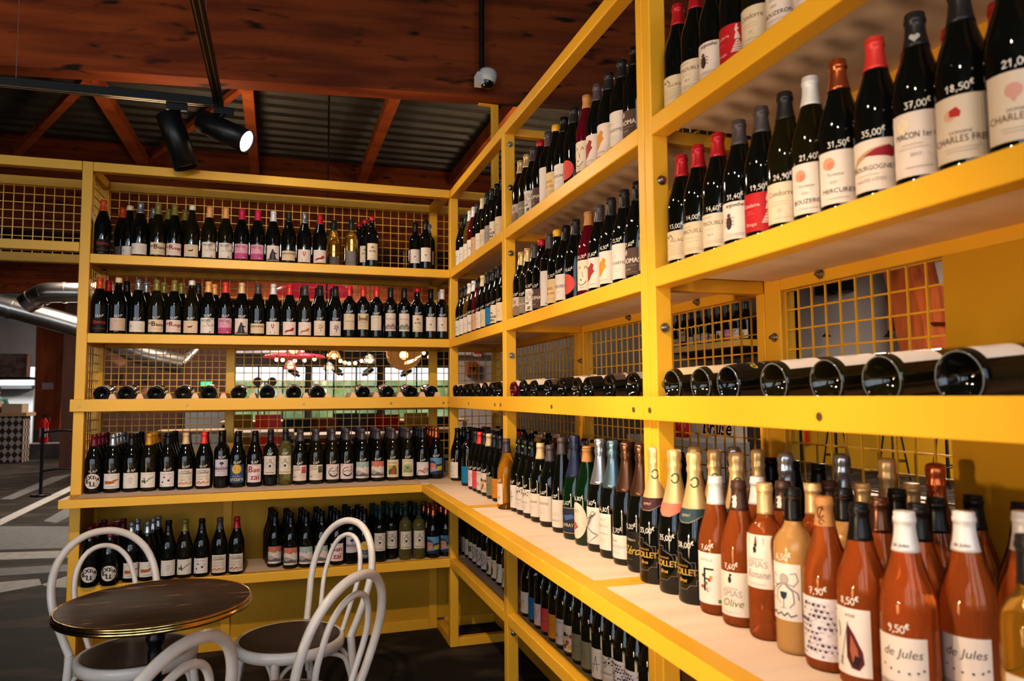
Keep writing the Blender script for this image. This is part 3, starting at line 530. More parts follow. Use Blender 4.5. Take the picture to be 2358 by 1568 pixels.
plain('sage2', 16, 76, 90, 'e8e4dc', 'white label, green panel', lambda L: (L.rect(0, 52, 40, 32, '5c7a5c'), L.lines(0, 60, 26, 3, 8, 'b8c8b0'), L.lines(0, 22, 46, 2, 6, LG)))
plain('scrawl', 16, 76, 90, 'e8e4dc', 'white scrawled label', lambda L: (L.arc(-4, 50, 16, 0, 300, 1.2, GR), L.stroke([(-24, 34), (-10, 60), (2, 30), (16, 64)], 1, GR), L.lines(0, 18, 46, 2, 6, LG)))
plain('skull', 16, 80, 96, 'e9e6e2', 'white label, ink swirl', lambda L: (L.arc(-2, 48, 26, 30, 380, 3, INK, 30), L.stroke([(-20, 40), (-8, 62), (2, 36), (16, 60)], 2.4, INK), L.stroke([(-14, 30), (6, 26), (18, 38)], 2, GR)))
plain('rune', 16, 60, 94, 'ebe6de', 'white label, black rune', lambda L: (L.stroke([(-16, 14), (0, 70), (6, 26)], 1.8, INK), L.stroke([(-20, 40), (16, 48)], 1.4, INK)))
plain('sketch', 18, 80, 92, 'ded8d2', 'pale sketch label', lambda L: (L.text('CRÉMANT', -2, 76, 8, '8a94a4', 56), L.stroke([(-30, 20), (-10, 34), (6, 24), (30, 40)], 1.4, '8c5c4c'), L.poly([(-20, 24), (-8, 44), (4, 28)], 'c8a48c')))

# ------------------------------------------------------------------ bottles
BODY = {  # outer profile (radius, height) in metres
 'burg': [(.0001, .026), (.008, .025), (.016, .021), (.024, .013), (.030, .005), (.0335, .0012), (.0358, .0), (.0384, .0018), (.0402, .006), (.041, .013), (.041, .150), (.0402, .163), (.0372, .180), (.0322, .197), (.0268, .213), (.0222, .229), (.0186, .245), (.0160, .260), (.0148, .272), (.0145, .281), (.0160, .282), (.0160, .289), (.0148, .290), (.0148, .297), (.0120, .2975), (.0001, .2975)],
 'bord': [(.0001, .030), (.008, .029), (.016, .024), (.023, .014), (.028, .005), (.0312, .0012), (.0332, .0), (.0354, .0018), (.0370, .006), (.0378, .013), (.0378, .188), (.0368, .200), (.0332, .212), (.0272, .221), (.0212, .228), (.0172, .236), (.0154, .248), (.0148, .266), (.0146, .285), (.0160, .286), (.0160, .294), (.0148, .295), (.0148, .302), (.0120, .3025), (.0001, .3025)],
 'champ': [(.0001, .040), (.008, .0385), (.016, .034), (.024, .025), (.031, .012), (.0355, .004), (.0375, .0012), (.0395, .0), (.0418, .0018), (.0433, .006), (.0440, .016), (.0440, .138), (.0430, .155), (.0400, .175), (.0352, .197), (.0300, .218), (.0248, .238), (.0205, .257), (.0172, .274), (.0155, .290), (.0152, .300), (.0165, .302), (.0165, .308), (.0150, .309), (.0150, .315), (.0001, .3155)],
 'ries': [(.0001, .012), (.016, .009), (.028, .002), (.033, .0), (.0362, .004), (.0372, .012), (.0372, .128), (.0362, .150), (.0332, .180), (.0288, .210), (.0240, .240), (.0198, .266), (.0165, .288), (.0148, .306), (.0146, .316), (.0158, .317), (.0158, .324), (.0148, .325), (.0148, .331), (.0001, .3315)],
}
def rad_of(t):
    pr = BODY[t]; pr = pr[[p[1] for p in pr].index(.0)+1:]
    def f(z):
        for (r0, z0), (r1, z1) in zip(pr, pr[1:]):
            if z0 <= z <= z1 and z1 > z0: return r0+(r1-r0)*(z-z0)/(z1-z0)
        return pr[0][0]
    return f
def wine_mat(name, gl, df, fac, ior=1.36):
    m = bpy.data.materials.new(name); m.use_nodes = True; nt = m.node_tree
    for n in list(nt.nodes): nt.nodes.remove(n)
    o = nt.nodes.new('ShaderNodeOutputMaterial'); mx = nt.nodes.new('ShaderNodeMixShader'); mx.inputs[0].default_value = fac
    g = nt.nodes.new('ShaderNodeBsdfGlass'); g.inputs['Color'].default_value = gl; g.inputs['Roughness'].default_value = .015; g.inputs['IOR'].default_value = ior
    p = nt.nodes.new('ShaderNodeBsdfPrincipled'); p.inputs['Base Color'].default_value = df; p.inputs['Roughness'].default_value = .05; p.inputs['Specular IOR Level'].default_value = .6
    nt.links.new(g.outputs[0], mx.inputs[1]); nt.links.new(p.outputs[0], mx.inputs[2]); nt.links.new(mx.outputs[0], o.inputs['Surface'])
    return m
GLASS = {
 'dark': mat('dark_glass', (.0055, .0058, .0045, 1), .05, spec=.62),
 'olive': mat('olive_glass', (.012, .0098, .0026, 1), .05, spec=.62),
 'green': mat('green_glass', (.004, .020, .006, 1), .05, spec=.62),
 'ruby': mat('ruby_glass', (.09, .004, .012, 1), .05, spec=.6),
 'rose': wine_mat('rose_wine_glass', (1, .68, .42, 1), (1.0, .25, .06, 1), .20),
 'peach': wine_mat('peach_wine_glass', (1, .88, .60, 1), (1.0, .54, .19, 1), .42),
 'pale': wine_mat('pale_wine_glass', (.99, .95, .66, 1), (.80, .66, .22, 1), .12),
 'amber': wine_mat('amber_wine_glass', (1, .84, .44, 1), (.82, .42, .06, 1), .13),
}
GLN = {'dark': 'dark', 'olive': 'olive', 'green': 'green', 'ruby': 'ruby', 'rose': 'rosé', 'peach': 'peach rosé', 'pale': 'pale clear', 'amber': 'amber clear'}
CAPC = {'orange': ('c8502a', .3), 'red': ('b3242e', .32), 'scarlet': ('d8413a', .4), 'silver': ('a8aab0', .25), 'olive': ('85793a', .35), 'gold': ('d9b884', .36), 'cream': ('dcc39c', .6), 'peach': ('e2a468', .5), 'pink': ('c92a56', .4), 'white': ('d8d2ce', .45), 'grey': ('544b4d', .36), 'dark': ('2c2a2b', .35), 'black': ('151415', .35), 'green': ('1e3532', .35), 'claret': ('6a1626', .35), 'yellow': ('dda72a', .45), 'purple': ('5a2840', .5), 'cork': ('b8824e', .7), 'brown': ('4a332b', .4), 'copper': ('b8643c', .25), 'steelblue': ('6d8593', .3), 'navy': ('28304a', .35), 'bronze': ('6a4a38', .28), 'tan': ('d6b48a', .5), 'ochre': ('c08a2c', .45)}
def cap_mat(c):
    h, r = CAPC[c]
    return mat('capsule_'+c, hexc(h), r, .75 if c in ('silver', 'copper', 'steelblue', 'bronze') else .45 if c == 'gold' else .15)
_me = {}
def cached(key, fn):
    if key not in _me: _me[key] = fn()
    return _me[key]
def body_mesh(t, g, n=28):
    return cached(('b', t, g, n), lambda: MB().lathe(BODY[t], GLASS[g], n).mesh('wine_bottle'))
def cap_prof(t, style):
    f = rad_of(t); H = BODY[t][-1][1]
    if style == 'foil':
        z0 = H-.060; zs = [z0+i*.006 for i in range(8)]; zs = [z for z in zs if z < H-.018]
        p = [(f(z)+.0009, z) for z in zs]
        return [(p[0][0]-.0007, z0)]+p+[(.0157, H-.0165), (.0170, H-.0155), (.0170, H-.0085), (.0158, H-.0075), (.0158, H-.001), (.0148, H+.0008), (.0001, H+.001)]
    if style == 'wax':
        return [(.0155, H-.024), (.0172, H-.022), (.0176, H-.012), (.0172, H-.003), (.0150, H+.003), (.0080, H+.0055), (.0001, H+.006)]
    if style == 'cork':    # bare neck: the closure seen through clear glass
        return [(f(H-.050)+.0006, H-.050), (f(H-.03)+.0006, H-.03), (.0153, H-.0165), (.0168, H-.0155), (.0168, H-.0085), (.0156, H-.0075), (.0156, H-.001), (.0120, H+.0008), (.0001, H+.001)]
    if style == 'champ':   # long sparkling foil with mushroom cork and wire under it
        z0 = .205; zs = [z0+i*.010 for i in range(9)]
        p = [(f(z)+.0010, z) for z in zs]
        return [(p[0][0]-.0008, z0)]+p+[(.0158, .296), (.0178, .303), (.0182, .309), (.0160, .316), (.0172, .322), (.0182, .330), (.0182, .337), (.0165, .3435), (.0110, .347), (.0001, .3475)]
    return None
def crinkled(me):
    for v in me.vertices:
        if v.co.z > .292:
            a = math.atan2(v.co.y, v.co.x); k = 1+.05*math.sin(a*11)*math.sin(a*3+v.co.z*60); v.co.x *= k; v.co.y *= k
    return me
def cap_mesh(t, style, c):
    def mk():
        me = MB().lathe(cap_prof(t, style), cap_mat(c), 24 if style != 'champ' else 40).mesh('capsule')
        return crinkled(me) if style == 'champ' else me
    return cached(('c', t, style, c), mk)
def lab_mesh(t, d):
    z0, h, desc, L = DS[d]
    return cached(('l', t, d), lambda: L.mesh('label', rad_of(t), z0/1000))
DIG = {'0': [[(.3, 1), (.08, .8), (.04, .4), (.18, .05), (.42, .05), (.56, .4), (.52, .8), (.3, 1)]],
 '1': [[(.05, .7), (.35, 1), (.3, 0)]], '2': [[(.06, .75), (.25, 1), (.5, .85), (.42, .5), (.05, .03), (.58, .06)]],
 '3': [[(.08, .95), (.45, .98), (.25, .6), (.52, .42), (.42, .05), (.05, .05)]], '4': [[(.4, 1), (.06, .38), (.58, .4)], [(.42, .62), (.38, 0)]],
 '5': [[(.52, 1), (.14, .97), (.12, .58), (.42, .6), (.54, .3), (.36, .03), (.06, .08)]], '6': [[(.46, 1), (.16, .66), (.06, .25), (.3, .02), (.54, .24), (.36, .48), (.1, .34)]],
 '7': [[(.05, .95), (.55, .97), (.24, 0)], [(.16, .5), (.5, .52)]], '8': [[(.3, .55), (.1, .78), (.3, 1), (.5, .78), (.3, .55), (.06, .26), (.3, .02), (.54, .26), (.3, .55)]],
 '9': [[(.52, .75), (.28, 1), (.08, .75), (.3, .52), (.52, .75), (.48, .3), (.26, 0)]], ',': [[(.2, .12), (.08, -.2)]],
 '€': [[(.62, .88), (.36, 1), (.14, .7), (.14, .3), (.36, .02), (.62, .12)], [(.0, .6), (.46, .62)], [(.0, .42), (.42, .44)]]}
def price_mesh(t, price, ztop):
    def mk():
        L = Lab(); h = 11.0 if t != 'champ' else 12.5; x = -len(price)*h*.62/2+2
        for ch in price:
            e = ch == '€'; k = h*(.72 if e else 1); y0 = h*.62 if e else 0
            for st in DIG[ch]: L.stroke([(x+p[0]*k, y0+p[1]*k) for p in st], 1.5, 'f4f2ee')
            L.k = 2
            x += h*(.34 if ch == ',' else .68)
        return L.mesh('price_marking', rad_of(t), ztop)
    return cached(('p', t, price, round(ztop, 3)), mk)
def side_mesh(kind, t):
    """extra coloured bands / signs on capsules"""
    def mk():
        L = Lab()
        if kind == 'animal':   # small white animal on a brown capsule
            L.poly([(-4, 2), (5, 2), (6, 10), (4, 18), (5, 23), (3, 26), (2, 30), (0, 26), (-4, 26), (-8, 22), (-3, 20), (-4, 14), (-7, 12), (-3, 10)], 'eee8e0')
            return L.mesh('emblem', lambda z: rad_of(t)(z)+.0012, BODY[t][-1][1]-.056)
        if kind == 'heart':
            L.poly([(0, 0), (-8, 8), (-8, 13), (-4, 15), (0, 12), (4, 15), (8, 13), (8, 8)], 'bdbcbc')
            return L.mesh('emblem', lambda z: rad_of(t)(z)+.0012, BODY[t][-1][1]-.054)
        if kind == 'greensq':
            L.rect(-4, 34, 8, 8, '6aa02c'); L.rect(5, 34, 7, 8, '86b83c'); L.lines(0, 9, 20, 2, 4, 'b8b4b0')
            return L.mesh('emblem', lambda z: max(rad_of(t)(z), .0158)+.0016, BODY[t][-1][1]-.056)
        if kind == 'julescap':
            L.text('de Jules', 0, 6, 6, '5c4a44', 26, shear=.2)
            return L.mesh('emblem', lambda z: rad_of(t)(z)+.0012, BODY[t][-1][1]-.058)
        if kind == 'collet':
            L.arc(12, 22, 9, 200, 520, 3, '2f5c34', 11)
            return L.mesh('emblem', lambda z: rad_of(t)(z)+.0016, .255)
        if kind == 'colletname':
            L.text('COLLET', -22, 22, 8, '6b5430', 44, rot=90)
            return L.mesh('lettering', lambda z: rad_of(t)(z)+.0016, .225)
        if kind == 'corkprint':
            L.arc(0, 24, 6, 30, 330, 1.6, '3a2418', 9); L.stroke([(-3, 14), (4, 36)], 1.4, '3a2418'); L.arc(2, 8, 4, 0, 300, 1.2, '3a2418')
            return L.mesh('emblem', lambda z: rad_of(t)(z)+.001, BODY[t][-1][1]-.05)
        c = {'neckmaroon': '4a2630', 'neckpink': 'd8826c', 'neckblue': '34505c', 'necknone': '8a7350'}[kind]
        L.poly([(-88, 12), (-88, -2), (-40, -4), (-10, -20), (10, -20), (40, -4), (88, -2), (88, 12)], c)
        if kind != 'neckpink': L.stroke([(-88, 12), (88, 12)], 1, 'c9b48c'); L.stroke([(-40, -4), (-10, -20), (10, -20), (40, -4)], 1, 'c9b48c'); L.text('ESPRIT', 0, -6, 6, 'd8c8a8', 30)
        return L.mesh('neck_band', lambda z: rad_of(t)(z)+.0014, .205)
    return cached(('s', kind, t), mk)
def rim_mesh(t):
    def mk():
        mb = MB(); m = mat('rim_glass', (.30, .32, .33, 1), .12, spec=.8); R = .0402
        for k in range(64):
            a = 2*PI*k/64; mb.ball((R*math.cos(a), R*math.sin(a), .0002), .00125, m, 6)
        return mb.mesh('base_rim')
    return cached(('rim', t), mk)
def link(name, me, parent):
    o = bpy.data.objects.new(name, me); COL.objects.link(o); o.parent = parent
    return o
NB = [0]
def towards(x, y): return .85*math.atan2(CAM.x-x, y-CAM.y)   # turned so the label looks down the aisle
def bottle(x, y, z, face, t='burg', g='dark', cap=('foil', 'dark'), lab=None, price=None, side=None, label='', group=None, lie=None, jit=6, rim=False):
    """one bottle: the glass with its capsule, label and hand-written price as parts. face = rotation about z (0 looks to -y)"""
    o = bpy.data.objects.new('wine_bottle', body_mesh(t, g)); COL.objects.link(o)
    o.location = (x, y, z); r = random.Random(NB[0]); NB[0] += 1
    o.rotation_euler = (0, 0, face+math.radians(r.uniform(-jit, jit)))
    if lie: o.rotation_mode = 'QUATERNION'; o.rotation_quaternion = lie
    if cap: link('capsule', cap_mesh(t, cap[0], cap[1]), o)
    if lab:
        me = lab_mesh(t, lab); link('label', me, o)
    if price:
        zt = (DS[lab][0]+DS[lab][1])/1000+.006 if lab else .12
        if lab == 'deco': zt = .128
        if zt > .185: zt = .168
        link('price_marking', price_mesh(t, price+'€', min(zt, .165 if t != 'bord' else .19)), o)
    if rim: link('base_rim', rim_mesh(t), o)
    if side: link({'animal': 'emblem', 'heart': 'emblem', 'greensq': 'emblem', 'julescap': 'emblem', 'corkprint': 'emblem'}.get(side, 'neck_band'), side_mesh(side, t), o)
    if side and side.startswith('neck'): link('emblem', side_mesh('collet', t), o); link('foil_lettering', side_mesh('colletname', t), o)
    tag(o, label, 'bottle', group)
    return o
ORD = ['', 'first', 'second', 'third', 'fourth', 'fifth', 'sixth', 'seventh', 'eighth', 'ninth', 'tenth', 'eleventh', 'twelfth', 'thirteenth', 'fourteenth', 'fifteenth', 'sixteenth', 'seventeenth', 'eighteenth', 'nineteenth', 'twentieth', 'twenty-first', 'twenty-second', 'twenty-third', 'twenty-fourth']
CAPN = {'olive': 'olive-gold', 'ochre': 'ochre', 'steelblue': 'blue-grey', 'claret': 'claret'}
def capword(cap): return CAPN.get(cap[1], cap[1])+('-waxed' if cap[0] == 'wax' else '-foiled' if cap[0] == 'champ' else '-topped' if cap[0] == 'cork' else '-capped') if cap else 'uncapped'
def describe(g, cap, lab, where):
    d = DS[lab][2] if lab else ''
    s = f"{capword(cap)} {GLN[g]} bottle" + (f" with {d}" if d else '') + f", {where}"
    w = s.split()
    if len(w) > 16 and d: s = f"{capword(cap)} {GLN[g]} bottle, {d.split(',')[0]}, {where}"
    return s
STUFF = MB()
def stuff(x, y, z, t, g, cap, face=0):
    """bottles hidden behind the front rows, all in one heap object"""
    M = Matrix.Translation((x, y, z))
    STUFF.lathe(BODY[t], GLASS[g], 16, M)
    if cap: STUFF.lathe(cap_prof(t, cap[0]), cap_mat(cap[1]), 14, M)

F_, W_, K_, C_ = 'foil', 'wax', 'cork', 'champ'
Z1, Z2, ZB, ZC, ZL, D, WL = 2.1932, 1.7782, 1.4387, .9587, .5025, .3728, 1.9555
# ---- back unit, top shelf: (x, type, glass, cap, label, back row offset?)
R1 = [(-1.864, 'burg', 'dark', (F_, 'orange'), 'quincy'), (-1.686, 'burg', 'dark', (F_, 'silver'), 'plainlow'), (-1.599, 'burg', 'olive', (F_, 'olive'), 'blanc'), (-1.517, 'burg', 'dark', (F_, 'olive'), 'rouge'), (-1.430, 'burg', 'olive', (W_, 'white'), 'animal'), (-1.342, 'burg', 'olive', (F_, 'peach'), 'mosse'), (-1.258, 'burg', 'olive', (F_, 'peach'), 'mosse'), (-1.174, 'burg', 'dark', (F_, 'pink'), 'mossepink'), (-1.090, 'burg', 'dark', (F_, 'pink'), 'mossepink'), (-1.007, 'burg', 'dark', (F_, 'white'), 'figure'), (-.923, 'burg', 'dark', (F_, 'dark'), 'remo'), (-.837, 'burg', 'dark', (F_, 'silver'), 'redmark'), (-.751, 'burg', 'dark', (F_, 'red'), 'redscrib')]
for i, (x, t, g, c, l) in enumerate(R1):
    bottle(x, .062, Z1, towards(x, 0), t, g, c, l, None, None, describe(g, c, l, f"{ORD[i+1]} from left on top back shelf"), 'bottles on the top back shelf')
for x, y, t, g, c, l, w in ((-.665, .19, 'burg', 'amber', (F_, 'green'), 'slate', 'right of the red-capped one on top back shelf'), (-.565, .17, 'bord', 'amber', (F_, 'green'), 'pewter', 'left of the crest label on top back shelf'),
        (-.455, .062, 'bord', 'dark', (W_, 'red'), 'lepuy', 'alone mid-right on top back shelf'), (-.135, .062, 'bord', 'dark', (F_, 'black'), 'redsq', 'front of the right-hand trio, top back shelf'), (-.098, .16, 'bord', 'dark', (F_, 'silver'), 'greensq', 'right of the trio, top back shelf'), (-.187, .13, 'bord', 'dark', (F_, 'black'), 'redsq', 'left of the trio, top back shelf')):
    bottle(x, y, Z1, towards(x, 0), t, g, c, l, None, None, describe(g, c, l, w), 'bottles on the top back shelf')
for x, y, t, g, c, l, w in ((-1.80, .20, 'burg', 'dark', (F_, 'orange'), 'slate', 'second row far left, top back shelf'), (-1.755, .16, 'burg', 'dark', (W_, 'cream'), 'plainlow', 'second row left, top back shelf'), (-1.64, .17, 'burg', 'dark', (F_, 'silver'), None, 'behind the first silver one, top back shelf'), (-1.565, .17, 'burg', 'olive', (F_, 'olive'), None, 'behind the cream wordmark label, top back shelf'), (-1.48, .17, 'burg', 'olive', (F_, 'olive'), None, 'behind the red wordmark label, top back shelf'), (-.487, .15, 'bord', 'dark', (W_, 'red'), 'lepuy', 'behind the lone crest bottle, top back shelf'), (-.512, .24, 'bord', 'dark', (W_, 'red'), 'lepuy', 'third behind the lone one, top back shelf')):
    bottle(x, y, Z1, towards(x, 0), t, g, c, l, None, None, describe(g, c, l, w), 'bottles on the top back shelf')
# ---- back unit, second shelf
R2 = [(-1.868, 'burg', 'dark', (F_, 'orange'), 'quincy', '18,60'), (-1.779, 'burg', 'dark', (W_, 'cream'), 'blank', '24,10'), (-1.684, 'burg', 'dark', (F_, 'silver'), 'plainlow', '39,00'), (-1.596, 'burg', 'olive', (F_, 'olive'), 'blanc', '16,90'), (-1.509, 'burg', 'dark', (F_, 'olive'), 'rouge', '16,90'), (-1.422, 'burg', 'olive', (W_, 'white'), 'animal', '24,90'), (-1.338, 'burg', 'dark', (F_, 'peach'), 'mosse', '22,80'), (-1.251, 'burg', 'dark', (F_, 'scarlet'), 'mossepink', '20,60'), (-1.166, 'burg', 'dark', (F_, 'tan'), 'figure', '19,50'), (-1.082, 'burg', 'dark', (F_, 'grey'), 'remo', '18,50'), (-1.0, 'burg', 'dark', (F_, 'white'), 'redmark', '12,40'), (-.913, 'burg', 'dark', (F_, 'scarlet'), 'redscrib', '12,40'), (-.829, 'burg', 'olive', (F_, 'grey'), 'orangescrib', '20,90'), (-.746, 'burg', 'dark', (F_, 'dark'), 'grapesy', '13,90'), (-.660, 'burg', 'dark', (F_, 'dark'), 'grapesb', '13,90'), (-.582, 'bord', 'dark', (F_, 'scarlet'), 'scriptb', '21,60'), (-.503, 'bord', 'dark', (F_, 'scarlet'), 'castle', '25,60'), (-.426, 'bord', 'dark', (F_, 'scarlet'), 'emblem', '28,00'), (-.344, 'bord', 'dark', (F_, 'dark'), 'treesp', '25,00'), (-.263, 'bord', 'dark', (F_, 'dark'), 'treesg', '26,00'), (-.186, 'bord', 'dark', (W_, 'red'), 'lepuy', '26,00'), (-.104, 'bord', 'dark', (F_, 'black'), 'redsq', '30,50'), (-.036, 'bord', 'dark', (F_, 'white'), 'greensq', '30,50')]
for i, (x, t, g, c, l, p) in enumerate(R2):
    bottle(x, .062, Z2, towards(x, 0), t, g, c, l, p, None, describe(g, c, l, f"{ORD[i+1]} from left on second back shelf"), 'bottles on the second back shelf')
for i in (0, 1, 2, 3, 4, 5, 6, 12, 13, 14, 15, 16, 17, 18, 19, 20, 22):
    x, t, g, c, l, p = R2[i]; n = DS[l][2].split(',')[0]
    cc = {0: (F_, 'red'), 1: (F_, 'black'), 5: (F_, 'dark'), 12: (F_, 'dark'), 15: (F_, 'claret'), 16: (F_, 'claret'), 17: (F_, 'claret')}.get(i, c)
    bottle(x+(.010 if i > 14 else .022 if i < 8 else -.01), .155, Z2, 0, t, g, cc, None, None, None, f"{capword(cc)} {GLN[g]} bottle, second row behind {ORD[i+1]} from left, second back shelf", 'second row on the second back shelf')
# ---- back unit, bottle rack: lying, bases towards the room
QB = Matrix.Rotation(-PI/2+.085, 4, 'X').to_quaternion()
for i, x in enumerate((-1.835, -1.722, -1.583, -1.450, -1.322, -1.171, -1.023, -.883, -.755, -.501, -.363, -.227, -.104)):
    g = ('dark', 'dark', 'dark', 'olive', 'dark', 'olive', 'dark', 'dark', 'dark', 'dark', 'dark', 'dark', 'dark')[i]; l = ('redmark', 'animal', 'remo', 'castle', 'animal', 'scriptb', 'figure', 'remo', 'animal', 'blank', 'scriptb', 'emblem', 'rouge')[i]
    t = 'burg' if i < 9 else 'bord'
    bottle(x, .02, ZB+.024, 0, t, g, (F_, 'red' if i in (0, 1, 2) else 'dark'), l, None, None, f"{GLN[g]} bottle lying base outward, {ORD[i+1]} from left on back bottle rack", 'bottles lying on the back rack', lie=QB)
# ---- back unit, counter
R3 = [(-1.865, 'burg', 'dark', (F_, 'claret'), 'round', '16,80'), (-1.778, 'burg', 'dark', (F_, 'silver'), 'obottle', '16,40'), (-1.691, 'burg', 'dark', (F_, 'black'), 'smalltree', '22,70'), (-1.608, 'burg', 'olive', (F_, 'ochre'), 'vee', None), (-1.518, 'burg', 'dark', (F_, 'black'), 'pinkmarks', '20,60'), (-1.431, 'burg', 'dark', (F_, 'tan'), 'cavalier', '10,80'), (-1.341, 'burg', 'dark', (F_, 'scarlet'), 'cavalierr', '10,60'), (-1.253, 'bord', 'dark', (F_, 'black'), 'brand', '18,50'), (-1.171, 'burg', 'dark', (F_, 'black'), 'arcure', '20,60'), (-1.083, 'burg', 'dark', (F_, 'black'), 'banzai', '16,00'), (-1.001, 'bord', 'dark', (F_, 'dark'), 'octo', '6,50'), (-.922, 'bord', 'pale', (F_, 'dark'), 'octopale', '6,50'), (-.842, 'burg', 'dark', (F_, 'grey'), 'postr', '6,80'), (-.756, 'burg', 'olive', (F_, 'grey'), 'postg', '6,80'), (-.667, 'burg', 'olive', (F_, 'grey'), 'circ', '6,80'), (-.587, 'burg', 'dark', (F_, 'grey'), 'circp', '6,80'), (-.5, 'burg', 'dark', (F_, 'grey'), 'hillt', '16,00'), (-.412, 'burg', 'dark', (F_, 'grey'), 'hillo', '10,60'), (-.324, 'burg', 'olive', (F_, 'grey'), 'road', '8,50'), (-.238, 'burg', 'olive', (F_, 'grey'), 'field', '8,50'), (-.15, 'burg', 'dark', (F_, 'dark'), 'hearts', '8,80'), (-.068, 'burg', 'dark', (F_, 'copper'), 'man', '20,50')]
for i, (x, t, g, c, l, p) in enumerate(R3):
    yy = .048+.0012*i
    bottle(x, yy, ZC, towards(x, 0), t, g, c, l, p, None, describe(g, c, l, f"{ORD[i+1]} from left on back counter"), 'front row on the back counter')
    for k in range(1, 4):
        if i in (5, 6, 7, 8, 9, 10, 11) and k > 1: continue
        cc = (F_, 'grey') if i == 5 else (F_, 'claret') if i == 6 else c
        if i == 21: stuff(x, yy+.09*k, ZC, t, 'ruby', c)
        else: stuff(x, yy+.088*k, ZC, t, g if g != 'pale' else 'olive', cc)
# ---- back unit, low shelf
R4 = [(-1.857, 'round'), (-1.766, 'round'), (-1.677, 'obottle'), (-1.602, 'obottle'), (-1.502, 'smalltree'), (-1.423, 'vee'), (-1.34, 'pinkmarks'), (-1.251, 'cavalier'), (-1.166, 'cavalierr'), (-.972, 'hillo'), (-.887, 'hillo'), (-.804, 'hillt'), (-.72, 'hillt'), (-.635, 'banzai'), (-.556, 'brand'), (-.483, 'arcure'), (-.395, 'octo'), (-.322, 'octo'), (-.248, 'octopale'), (-.168, 'octopale'), (-.084, 'man'), (-.003, 'man')]
for i, (x, l) in enumerate(R4):
    t = 'bord' if l in ('brand', 'octo', 'octopale') else 'burg'; g = 'pale' if l == 'octopale' else 'olive' if l == 'vee' else 'dark'
    c = {'round': (F_, 'claret'), 'obottle': (F_, 'silver'), 'vee': (F_, 'olive'), 'cavalier': (F_, 'grey'), 'cavalierr': (F_, 'red'), 'man': (F_, 'copper'), 'octo': (F_, 'green'), 'octopale': (F_, 'green')}.get(l, (F_, 'black'))
    if i == 9: y0 = .145
    elif i == 17: y0 = .125
    elif i < 2: y0 = -.0
    elif i < 9: y0 = .045
    else: y0 = .097 if i == 21 else .078
    bottle(x, y0, ZL, towards(x, 0), t, g, c, l, None, None, describe(g, c, l, f"{ORD[i+1]} from left on low back shelf"), 'front row on the low back shelf')
    for k in range(1, 3):
        if 4 <= i <= 8 or i == 2 and k == 2: continue
        if y0+.09*k < .34: stuff(x+(.012 if i < 4 else -.012)*k, y0+.09*k, ZL, t, g if g != 'pale' else 'olive', c)
FR = -PI/2+.34
def frow(tab, x, z, shelf, group, face=FR):
    for i, e in enumerate(tab):
        y, t, g, c, l = e[:5]; p = e[5] if len(e) > 5 else None; s = e[6] if len(e) > 6 else None; xx = e[7] if len(e) > 7 else x
        bottle(xx, y, z, face, t, g, c, l, p, s, describe(g, c, l, f"{ORD[i+1]} from left, {shelf}"), group)
# ---- corner bay
A1 = [(-.06, 'burg', 'dark', (F_, 'black'), 'tealb'), (-.155, 'burg', 'dark', (F_, 'green'), 'white'), (-.25, 'burg', 'amber', (F_, 'white'), 'white'), (-.34, 'burg', 'ruby', (F_, 'white'), 'scripth'), (-.43, 'burg', 'dark', (F_, 'dark'), 'blonde'), (-.525, 'burg', 'dark', (F_, 'cream'), 'white'), (-.62, 'burg', 'dark', (F_, 'green'), 'circbeige'), (-.71, 'burg', 'dark', (F_, 'dark'), 'silver'), (-.80, 'burg', 'dark', (F_, 'black'), 'noir'), (-.90, 'burg', 'dark', (F_, 'black'), 'beige')]
frow(A1, .062, Z1, 'top shelf of corner bay', 'bottles on the top shelf of the corner bay', -PI/2+.3)
A2 = [(-.05, 'burg', 'dark', (F_, 'black'), 'tealb', '16,50'), (-.145, 'burg', 'dark', (F_, 'dark'), 'white', '19,50'), (-.24, 'burg', 'amber', (F_, 'white'), 'white', '18,00'), (-.335, 'burg', 'dark', (F_, 'white'), 'scripth', '17,50'), (-.43, 'burg', 'ruby', (F_, 'black'), 'blonde', '22,00'), (-.525, 'burg', 'dark', (F_, 'cream'), 'white', '24,50'), (-.62, 'burg', 'dark', (F_, 'dark'), 'circbeige', '15,00'), (-.715, 'burg', 'dark', (F_, 'dark'), 'blue', '16,50'), (-.81, 'burg', 'dark', (F_, 'dark'), 'noir', '18,50'), (-.91, 'burg', 'dark', (F_, 'dark'), 'beige', '20,50')]
frow(A2, .062, Z2, 'second shelf of corner bay', 'bottles on the second shelf of the corner bay', -PI/2+.3)
QX = (Matrix.Rotation(-PI/2, 4, 'Z') @ Matrix.Rotation(-PI/2+.085, 4, 'X')).to_quaternion()
def rack(ys, shelf, kinds, labs):
    for i, y in enumerate(ys):
        t, g = kinds[i % len(kinds)]; l = labs[i % len(labs)]
        bottle(.015, y, ZB+.026, 0, t, g, (F_, 'dark'), l, None, None, f"{GLN[g]} bottle lying base outward, {ORD[i+1]} from left, {shelf}", 'bottles lying in the '+shelf, lie=QX, rim=(t == 'champ'))
rack((-.045, -.165, -.295, -.42, -.555, -.695, -.83, -.94), 'rack of corner bay', [('burg', 'dark'), ('bord', 'dark'), ('burg', 'dark')], ['white', 'blonde', 'castle', 'brown'])
